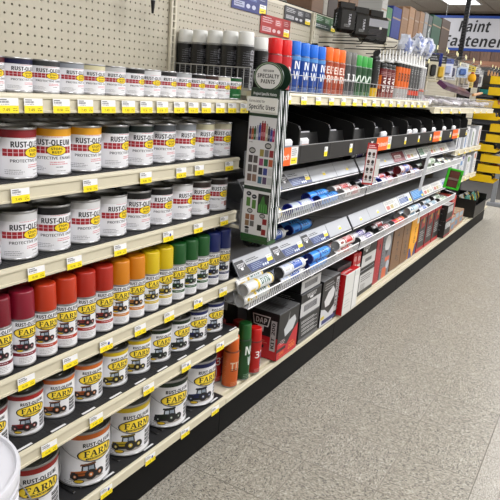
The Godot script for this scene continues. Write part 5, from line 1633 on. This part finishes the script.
# ---------------------------------------------------------------- the far end: hanging packs, baskets, bins, sign, post
func blister(n: String, text: String, cat: String, at_: Vector3, w: float, h: float, bg: Color, head: Color, body: Color, group: String, turn := 0.55) -> Node3D:
	var t := thing(n, text, cat, at_, group, turn)
	var key := "blister %s%s%s" % [bg.to_html(), head.to_html(), body.to_html()]
	var m: Material
	if mats.has("print " + key): m = mats["print " + key]
	else:
		var im := canvas(96, 160, bg)
		rect(im, 0, 0, 96, 44, head)
		lines(im, 10, 12, 74, 2, 14, head.lightened(0.6) if head.v < 0.6 else INK, 7)
		lines(im, 10, 130, 74, 2, 12, INK.lerp(bg, 0.3), 5)
		m = print_mat(key, im)
	part(t, "card", card(w, h, 0.002), m, at(Vector3(0, -h / 2, 0)))
	var st := st_new()
	add_box(st, at(Vector3(0, -h * 0.60, 0.012)), Vector3(w * 0.6, h * 0.42, 0.022), 0.008)
	part(t, "contents", st.commit(), mat("contents " + body.to_html(), body, 0.35))
	return t

func crumple(seed: int, size: Vector3) -> ArrayMesh:
	# a soft crumpled bag: a ball pushed in and out by noise
	var n := FastNoiseLite.new()
	n.seed = seed
	n.frequency = 1.1
	var st := st_new()
	st.set_smooth_group(-1)
	var U := 18
	var W := 10
	var f := func(i: int, j: int) -> Vector3:
		var a := TAU * i / U
		var b := PI * j / W
		var d := Vector3(cos(a) * sin(b), cos(b), sin(a) * sin(b))
		var k := 1.0 + 0.55 * n.get_noise_3dv(d * 1.6 + Vector3.ONE * seed)
		return Vector3(d.x * size.x, d.y * size.y, d.z * size.z) * 0.5 * k
	for i in U:
		for j in W:
			quad(st, f.call(i, j + 1), f.call(i, j), f.call(i + 1, j), f.call(i + 1, j + 1)) if j > 0 else tri(st, f.call(i, 1), f.call(i, 0), f.call(i + 1, 1))
	return st.commit()

func basket(k: int):
	var s0 := S0 + (2 + k) * SEC + 0.01
	var t := thing("wire_basket", "shallow wire basket on the shelf step, %s of the two past the caulk cartridges" % ["first", "second"][k], "wire basket", P(0, 1.3865, s0), "wire baskets on the shelf step")
	var L := SEC - 0.02
	var ch := mat("fence wire")
	part(t, "rim", wire([P(0.41, 0.075, 0), P(0.41, 0.075, L), P(0.05, 0.075, L), P(0.05, 0.075, 0), P(0.41, 0.075, 0)], 0.0028, 6), ch)
	part(t, "foot_wire", wire([P(0.40, 0.004, 0), P(0.40, 0.004, L), P(0.05, 0.004, L), P(0.05, 0.004, 0), P(0.40, 0.004, 0)], 0.0024, 6), ch)
	var st := st_new()
	for i in 40:
		var s := i * L / 39.0
		add_rod(st, P(0.40, 0.004, s), P(0.41, 0.075, s), 0.0014, 4)
	for i in 12:
		for s in [0.0, L]:
			add_rod(st, P(0.05 + i * 0.031, 0.004, s), P(0.05 + i * 0.031, 0.075, s), 0.0014, 4)
	part(t, "basket_wires", st.commit(), ch, Transform3D(), "stuff")

func build_far_goods():
	basket(0)
	basket(1)
	# patterned packets heaped in the baskets
	var pat := []
	for k in 3:
		var im := canvas(128, 96, Color(0.90, 0.89, 0.91))
		var r := RandomNumberGenerator.new()
		r.seed = 70 + k
		for i in 90:
			var c: Color = [Color(0.55, 0.53, 0.57), Color(0.75, 0.55, 0.62), Color(0.95, 0.95, 0.96), Color(0.3, 0.28, 0.34), Color(0.95, 0.95, 0.96)][r.randi() % 5]
			if k == 2 and c.s > 0.3: c = Color(0.45, 0.40, 0.35)
			oval(im, r.randf() * 124 + 2, r.randf() * 92 + 2, r.randf_range(2, 8), r.randf_range(2, 6), c)
		pat.append(print_mat("packet %d" % k, im, 0.25))
	var bodies := []
	for k in 3:
		var st := st_new()
		add_box(st, Transform3D(), Vector3(0.11, 0.026, 0.15), 0.009)
		bodies.append(st.commit())
	var r2 := RandomNumberGenerator.new()
	r2.seed = 9
	for k in 2:
		for i in 14:
			var s := S0 + (2 + k) * SEC + 0.10 + (i % 7) * 0.165
			var x := 0.14 if i < 7 else 0.31
			var t := thing("patterned_packet", "%s patterned packet, %s in the %s basket, %s" % [["grey and white", "pink flecked", "grey and tan"][(i + k) % 3], ORD[i % 7], ["first", "second"][k], "at the back" if i < 7 else "at the front wires"], "packet", P(x, 1.437 if i < 7 else 1.424, s), "patterned packets in the wire baskets")
			t.basis = Basis.from_euler(Vector3(r2.randf_range(-0.12, 0.12), r2.randf_range(-0.25, 0.25), 0.3 if i < 7 else r2.randf_range(-0.3, 0.2)))
			part(t, "pouch", bodies[i % 3], pat[(i + k) % 3])
			part(t, "seal", bbox(0.10, 0.002, 0.012, 0.0004), mat("seal", Color(0.7, 0.68, 0.7), 0.3), at(Vector3(0, 0, 0.078)))
	var pur := canvas(64, 256, Color(0.24, 0.05, 0.18))
	for i in 7: oval(pur, 32, 24 + i * 34, 8, 7, [Color(0.55, 0.42, 0.52), Color(0.62, 0.55, 0.35), Color(0.4, 0.2, 0.36)][i % 3])
	lines(pur, 6, 10, 10, 20, 12, Color(0.5, 0.4, 0.5), 4)
	var pp := thing("purple_pack", "long dark purple carton lying tilted across the packets in the first wire basket", "carton", P(0.315, 1.534, 3.43))
	pp.basis = Basis(Vector3.RIGHT, -0.04) * Basis(Vector3.BACK, -0.6)
	part(pp, "box", bbox(0.08, 0.036, 0.96, 0.004), print_mat("purple pack", pur, 0.3))
	part(pp, "end_flap", bbox(0.076, 0.032, 0.003, 0.001), mat("purple end", Color(0.35, 0.18, 0.32), 0.4), at(Vector3(0, 0, 0.4815)))
	solo("wooden_handle", lathe("wood handle", [V(0, 0), V(0.012, 0.004), V(0.015, 0.06), V(0.011, 0.16), V(0.014, 0.30), V(0.009, 0.42), V(0, 0.43)], 14), mat("pale wood", Color(0.70, 0.52, 0.34), 0.5), Transform3D(Basis(Vector3.RIGHT, -1.50), P(0.36, 1.50, 3.98)), "pale turned wooden handle lying past the purple carton", "handle")
	# rows of tagged hooks with their goods
	var hk := 0
	for row in 2:
		for i in 11:
			var s := 3.02 + i * 0.18 + row * 0.07
			peg_hook(P(0, [1.795, 1.735][row], s), 0.22 + 0.03 * (i % 2) - row * 0.05, "chrome hook with cream tag plate, %s of the %s hook row" % [ORD[i], ["upper", "lower"][row]], "tagged hooks past the caulk cartridges")
	var goods := [
		[3.06, 1.775, 0.09, 0.24, Color(0.75, 0.72, 0.62), Color(0.06, 0.06, 0.07), Color(0.05, 0.05, 0.05), "black knife"], [3.31, 1.775, 0.09, 0.24, Color(0.78, 0.74, 0.6), Color(0.08, 0.08, 0.08), Color(0.75, 0.6, 0.08), "yellow and black knife"],
		[3.53, 1.775, 0.11, 0.18, Color(0.80, 0.81, 0.85), Color(0.30, 0.36, 0.60), Color(0.62, 0.66, 0.78), "bubbled blue and white"], [3.70, 1.775, 0.10, 0.2, Color(0.72, 0.72, 0.72), Color(0.2, 0.2, 0.24), Color(0.28, 0.28, 0.36), "dark grey"],
		[4.13, 1.775, 0.12, 0.15, Color(0.70, 0.76, 0.84), Color(0.82, 0.82, 0.8), Color(0.25, 0.38, 0.62), "blue headed"], [4.39, 1.775, 0.07, 0.26, Color(0.74, 0.72, 0.70), Color(0.72, 0.64, 0.3), Color(0.70, 0.66, 0.58), "pale tall"], [4.56, 1.775, 0.08, 0.24, Color(0.78, 0.70, 0.42), Color(0.75, 0.66, 0.2), Color(0.75, 0.68, 0.40), "yellow tall"], [4.78, 1.765, 0.09, 0.22, Color(0.20, 0.08, 0.13), Color(0.7, 0.7, 0.72), Color(0.15, 0.06, 0.10), "dark plum"], [4.96, 1.765, 0.10, 0.2, Color(0.76, 0.76, 0.74), Color(0.5, 0.5, 0.5), Color(0.4, 0.4, 0.42), "pale grey"]]
	for i in goods.size():
		var a = goods[i]
		for back in 2:
			blister("hanging_pack", "%s pack on a tagged hook, %s along the hanging row%s" % [a[7], ORD[i], "" if back == 0 else ", hindmost"], "pack", P(0.20 - back * 0.05, a[1] + 0.006, a[0] + back * 0.01), a[2] * 0.85, a[3] * 0.85, a[4], a[5], a[6], "packs on the tagged hooks")
	# blue tape rolls
	for i in 3:
		var t := thing("tape_roll", "translucent blue tape roll hanging on its hook, %s of the three past the caulk cartridges" % ORD[i], "tape roll", P(0.225 - i * 0.034, 1.745, 3.16 + i * 0.01), "blue tape rolls", 0.25)
		part(t, "roll", lathe("tape roll", [V(0.026, -0.012), V(0.052, -0.012), V(0.052, 0.012), V(0.026, 0.012), V(0.026, -0.012)], 28), mat("tape blue", Color(0.10, 0.18, 0.48), 0.3), Transform3D(Basis(Vector3.BACK, PI / 2), Vector3.ZERO))
		part(t, "core", lathe("tape core", [V(0.022, -0.0125), V(0.026, -0.0125), V(0.026, 0.0125), V(0.022, 0.0125), V(0.022, -0.0125)], 24), mat("tape core", Color(0.75, 0.76, 0.78), 0.4), Transform3D(Basis(Vector3.BACK, PI / 2), Vector3.ZERO))
	# puffed clear bags over the caulk cartridges
	for i in 4:
		var t := thing("plastic_bag", "puffed clear and blue plastic bag above the caulk cartridges, %s from the near side" % ORD[i], "bag", P(0.13 + 0.05 * (i % 2), 1.795 + 0.012 * (i % 2), 2.49 + i * 0.125), "puffed plastic bags above the caulk cartridges")
		peg_hook(P(0, 1.670 + 0.012 * (i % 2), 2.49 + i * 0.125), 0.21, "chrome hook with cream tag plate under the %s puffed bag" % ORD[i], "hooks under the puffed bags")
		part(t, "film", crumple(3 + i, Vector3(0.11, 0.14, 0.10)), mat("bag film", Color(0.80, 0.82, 0.87), 0.15))
		part(t, "blue_print", crumple(3 + i, Vector3(0.06, 0.10, 0.05)), mat("bag blue", Color(0.55, 0.60, 0.78), 0.3), at(Vector3(0.02, 0, 0.02)))
	# the round yellow sponge on its card
	var sp := thing("sponge_pack", "round yellow sponge hanging under a blue and white card", "sponge", P(0.285, 1.655, 4.18))
	part(sp, "sponge", lathe("sponge", [V(0, -0.036), V(0.022, -0.033), V(0.037, -0.016), V(0.038, 0.010), V(0.026, 0.036), V(0, 0.042)], 20), mat("sponge yellow", Color(0.86, 0.62, 0.08), 0.9))
	part(sp, "collar", lathe("sponge collar", [V(0.012, 0.04), V(0.018, 0.042), V(0.012, 0.056)], 12), mat("sponge red", Color(0.6, 0.15, 0.08), 0.5))
	# dark brushes with teal packs
	for i in 4:
		var t := thing("brush_pack", "dark paint brush in a teal footed pack, %s of four on the hooks" % ORD[i], "brush", P(0.21, 1.735, 5.40 + i * 0.2), "brushes in teal packs", 0.5)
		part(t, "sleeve", bbox(0.13, 0.15, 0.022, 0.006), mat("brush sleeve", Color(0.06, 0.06, 0.065), 0.35), at(Vector3(0, -0.075, 0)))
		part(t, "teal_foot", bbox(0.132, 0.05, 0.024, 0.006), mat("teal", Color(0.03, 0.50, 0.50), 0.4), at(Vector3(0, -0.175, 0)))
		part(t, "handle", lathe("brush handle", [V(0.008, 0), V(0.012, 0.03), V(0.007, 0.06), V(0, 0.062)], 12), mat("pale wood"), at(Vector3(0, -0.002, 0)))
		peg_hook(P(0, 1.805, 5.40 + i * 0.2), 0.24, "chrome hook with cream tag plate carrying the %s teal footed brush" % ORD[i], "hooks of the teal packs")
	# white boxes on the two short shelves
	for row in 2:
		for i in 7:
			var im := art_box(Color(0.80, 0.81, 0.82), Color(0.72, 0.73, 0.75), Color(0.8, 0.8, 0.8))
			var c: Color = [Color(0.10, 0.18, 0.35), Color(0.12, 0.22, 0.42), Color(0.2, 0.42, 0.65), Color(0.15, 0.12, 0.4), Color(0.25, 0.42, 0.2), Color(0.05, 0.35, 0.45), Color(0.6, 0.3, 0.25)][i]
			if row == 0:
				rect(im, 90, 60, 70, 300, c)
				rect(im, 300, 60, 160, 300, c.lightened(0.1))
			else:
				rect(im, 40, 30, 160, 90, c.lightened(0.2))
				lines(im, 40, 180, 160, 4, 30, Color(0.3, 0.3, 0.32), 10)
				rect(im, 320, 60, 90, 90, Color(0.2, 0.2, 0.22))
			var s := S0 + 3 * SEC + 0.04 + i * 0.165
			carton("white_box", "shelf box %d %d" % [row, i], im, 0.345 - 0.02 * (i % 2), s, s + 0.14, [1.0065, 0.7215][row], [0.20, 0.22][row] - 0.02 * (i % 3), 0.16, "white box with %s print, %s on the %s short shelf beside the yellow bins" % [["navy", "dark blue", "sky blue", "violet", "green", "teal", "brick"][i], ORD[i], ["upper", "lower"][row]], "box", "white boxes on the short shelves")
	# yellow hopper bins stacked on a black frame at the end
	var yel := mat("bin yellow", Color(0.90, 0.74, 0.01), 0.38)
	var fr := thing("bin_rack", "black steel rack carrying the yellow hopper bins at the end of the shelving", "rack", P(0.10, 0.193, 5.20))
	for x in [-0.080, -0.050]:
		part(fr, "upright", bbox(0.03, 1.60, 0.03, 0.002), mat("rack black", Color(0.03, 0.03, 0.032), 0.4), at(P(x, 0.80, 0.12)))
	part(fr, "back_sheet", bbox(0.012, 1.60, 0.50, 0.002), mat("rack black"), at(P(-0.088, 0.80, 0.0)))
	var bins := [[0.270, 0.595], [0.330, 0.705], [0.345, 0.815], [0.235, 0.925], [0.360, 1.035], [0.385, 1.145], [0.190, 1.265], [0.190, 1.395], [0.300, 1.525], [0.300, 1.640]]
	for i in bins.size():
		var b = bins[i]
		var t := thing("hopper_bin", "yellow plastic hopper bin with open notched front, %s from the bottom of the stack" % ORD[i], "storage bin", P(b[0], b[1], 5.16), "yellow hopper bins")
		var side := [V(0.0, 0.0), V(0.25, 0.0), V(0.280, 0.030), V(0.230, 0.040), V(0.220, 0.078), V(0.0, 0.082)]
		for sg in [-1.0, 1.0]:
			part(t, "side_wall", prism(side, 0.004), yel, at(Vector3(0, 0, sg * 0.088)))
		part(t, "bottom", bbox(0.25, 0.004, 0.172, 0.001), yel, at(Vector3(0.125, 0.002, 0)))
		part(t, "back_wall", bbox(0.004, 0.082, 0.172, 0.001), yel, at(Vector3(0.002, 0.041, 0)))
		part(t, "front_lip", bbox(0.004, 0.040, 0.172, 0.001), yel, rot(Vector3(0.264, 0.016, 0), Vector3(0, 0, -45)))
		part(t, "shelf_tray", bbox(b[0] + 0.05, 0.006, 0.176, 0.001), mat("rack black"), at(Vector3((0.20 - b[0] + 0.06) / 2 + 0.0, -0.0035, 0)))
		part(t, "hardware", crumple(40 + i, Vector3(0.16, 0.07, 0.15)), mat("bin contents %d" % (i % 3), [Color(0.06, 0.06, 0.06), Color(0.6, 0.35, 0.15), Color(0.5, 0.5, 0.5)][i % 3], 0.5), at(Vector3(0.16, 0.055, 0)))
	# the black bin of bagged goods on the base deck
	var bb := thing("dump_bin", "black open bin of bagged goods with yellow ties on the base deck", "bin", P(0.236, 0.1925, 5.32))
	var bm := mat("bin black", Color(0.03, 0.03, 0.033), 0.4)
	for sg in [-1.0, 1.0]:
		part(bb, "side_wall", bbox(0.32, 0.20, 0.008, 0.002), bm, at(Vector3(0, 0.10, sg * 0.33)))
	part(bb, "front_wall", bbox(0.008, 0.13, 0.65, 0.002), bm, at(Vector3(0.156, 0.065, 0)))
	part(bb, "back_wall", bbox(0.008, 0.30, 0.65, 0.002), bm, at(Vector3(-0.156, 0.15, 0)))
	part(bb, "floor", bbox(0.30, 0.006, 0.65, 0.001), bm, at(Vector3(0, 0.004, 0)))
	for i in 8:
		var c: Color = [Color(0.13, 0.13, 0.13), Color(0.30, 0.55, 0.50), Color(0.70, 0.70, 0.68), Color(0.16, 0.16, 0.15)][i % 4]
		var t := thing("goods_bag", "%s bag of goods in the black bin, %s in its heap" % [["black", "sea green", "pale", "dark"][i % 4], ORD[i]], "bag", P(0.181 + 0.10 * (i % 2), 0.305 + 0.09 * (i % 2) * 0.3, 5.085 + (i / 2) * 0.155), "bags in the black bin")
		part(t, "film", crumple(20 + i, Vector3(0.085, 0.17, 0.125)), mat("goods " + c.to_html(), c, 0.25))
		part(t, "yellow_tie", wire([Vector3(0.030, -0.03, 0.0), Vector3(0.042, 0.03, 0.0), Vector3(0.02, 0.085, 0.0)], 0.005, 6), mat("tie yellow2", Color(0.75, 0.66, 0.12), 0.5))
	# perforated post rising from the end of the hook wall
	var post := thing("perforated_post", "black perforated square steel post rising in front of the hanging aisle sign", "post", P(-0.010, 1.846, 4.86))
	var st := st_new()
	for sx in [-1.0, 1.0]:
		for sz in [-1.0, 1.0]:
			add_box(st, at(Vector3(sx * 0.016, 0.627, sz * 0.016)), Vector3(0.012, 1.254, 0.012), 0.001)
	for i in 42:
		for sg in [-1.0, 1.0]:
			add_box(st, at(Vector3(0, 0.012 + i * 0.030, sg * 0.018)), Vector3(0.022, 0.014, 0.006), 0.0)
			add_box(st, at(Vector3(sg * 0.018, 0.012 + i * 0.030, 0)), Vector3(0.006, 0.014, 0.022), 0.0)
	part(post, "perforated_tube", st.commit(), mat("post black", Color(0.045, 0.045, 0.048), 0.4))
	part(post, "inner_tube", bbox(0.022, 1.25, 0.022, 0.001), mat("post inner", Color(0.25, 0.25, 0.25), 0.5), at(Vector3(0, 0.626, 0)))
	# the hanging aisle sign
	var sg := thing("aisle_sign", "large white aisle sign with blue border reading Paint Fasteners hung under the ceiling", "sign", P(-0.16, 2.105, 7.0))
	var W := 1.70
	var H := 0.455
	part(sg, "board", bbox(W, H, 0.03, 0.003), mat("sign blue", Color(0.02, 0.24, 0.58), 0.4), at(Vector3(0, H / 2, 0)))
	part(sg, "white_face", bbox(W - 0.07, H - 0.07, 0.004, 0.001), mat("sign white", Color(0.72, 0.72, 0.74), 0.25), at(Vector3(0, H / 2, 0.0155)))
	var ink := mat("sign ink", Color(0.02, 0.02, 0.02), 0.4)
	for a in [["Paint", -0.05, 0.315, 0.40], ["Fasteners", 0.0, 0.125, 0.86]]:
		var tmesh := TextMesh.new()
		tmesh.text = a[0]
		tmesh.font = font_of("sansbold")
		tmesh.font_size = 64
		tmesh.pixel_size = 0.003
		tmesh.depth = 0.003
		var k: float = a[3] / tmesh.get_aabb().size.x
		part(sg, "lettering", tmesh, ink, Transform3D(Basis(Vector3(k, 0, 0), Vector3(0.16, 1.02, 0), Vector3.BACK), Vector3(a[1] + SIGN_X, a[2], 0.0185)))
	for x in [-0.6, 0.6]:
		part(sg, "hanger", wire([Vector3(x, H, 0), Vector3(x, CEIL - 2.105 - 0.002, 0)], 0.003, 6), mat("hook chrome", Color(0.6, 0.6, 0.6), 0.3, 0.8))
	# dark shelving and a grey post past the end, and a low display
	var fs := thing("far_shelving", "dark stocked shelving against the wood wall under the aisle sign", "shelving", P(-0.2, 0.0, 10.6))
	for i in 5:
		part(fs, "shelf_board", bbox(4.2, 0.03, 0.5, 0.003), mat("far shelf dark", Color(0.05, 0.05, 0.052), 0.5), at(Vector3(0, 0.15 + i * 0.45, 0)))
	part(fs, "back_board", bbox(4.2, 2.1, 0.02, 0.0), mat("far shelf dark"), at(Vector3(0, 1.05, -0.26)))
	part(fs, "top_fascia", bbox(4.2, 0.10, 0.03, 0.003), mat("fascia wood", Color(0.42, 0.26, 0.15), 0.5), at(Vector3(0, 2.13, 0.26)))
	for i in 9:
		solo("storage_tote", bbox(0.34, 0.28, 0.36, 0.02), mat("tote %d" % (i % 3), [Color(0.05, 0.05, 0.06), Color(0.09, 0.09, 0.1), Color(0.13, 0.12, 0.11)][i % 3], 0.5), at(P(-2.0 + i * 0.44, 1.50 + 0.157, 10.6)), "dark storage tote on the far shelving under the aisle sign, %s from the left" % ORD[i], "storage tote", "totes on the far shelving")
	var gp := thing("grey_post", "grey steel display post with a white price panel past the end of the base deck", "display post", P(0.25, 0.0, 7.30))
	part(gp, "post", bbox(0.06, 0.76, 0.06, 0.003), mat("post grey", Color(0.45, 0.46, 0.47), 0.4), at(Vector3(0, 0.38, 0)))
	part(gp, "foot", bbox(0.34, 0.05, 0.12, 0.004), mat("post grey"), at(Vector3(0.1, 0.025, 0)))
	part(gp, "price_panel", bbox(0.20, 0.34, 0.012, 0.003), mat("panel white", Color(0.74, 0.75, 0.78), 0.4), at(Vector3(0.15, 0.66, 0.02)))
const SIGN_X := -0.145
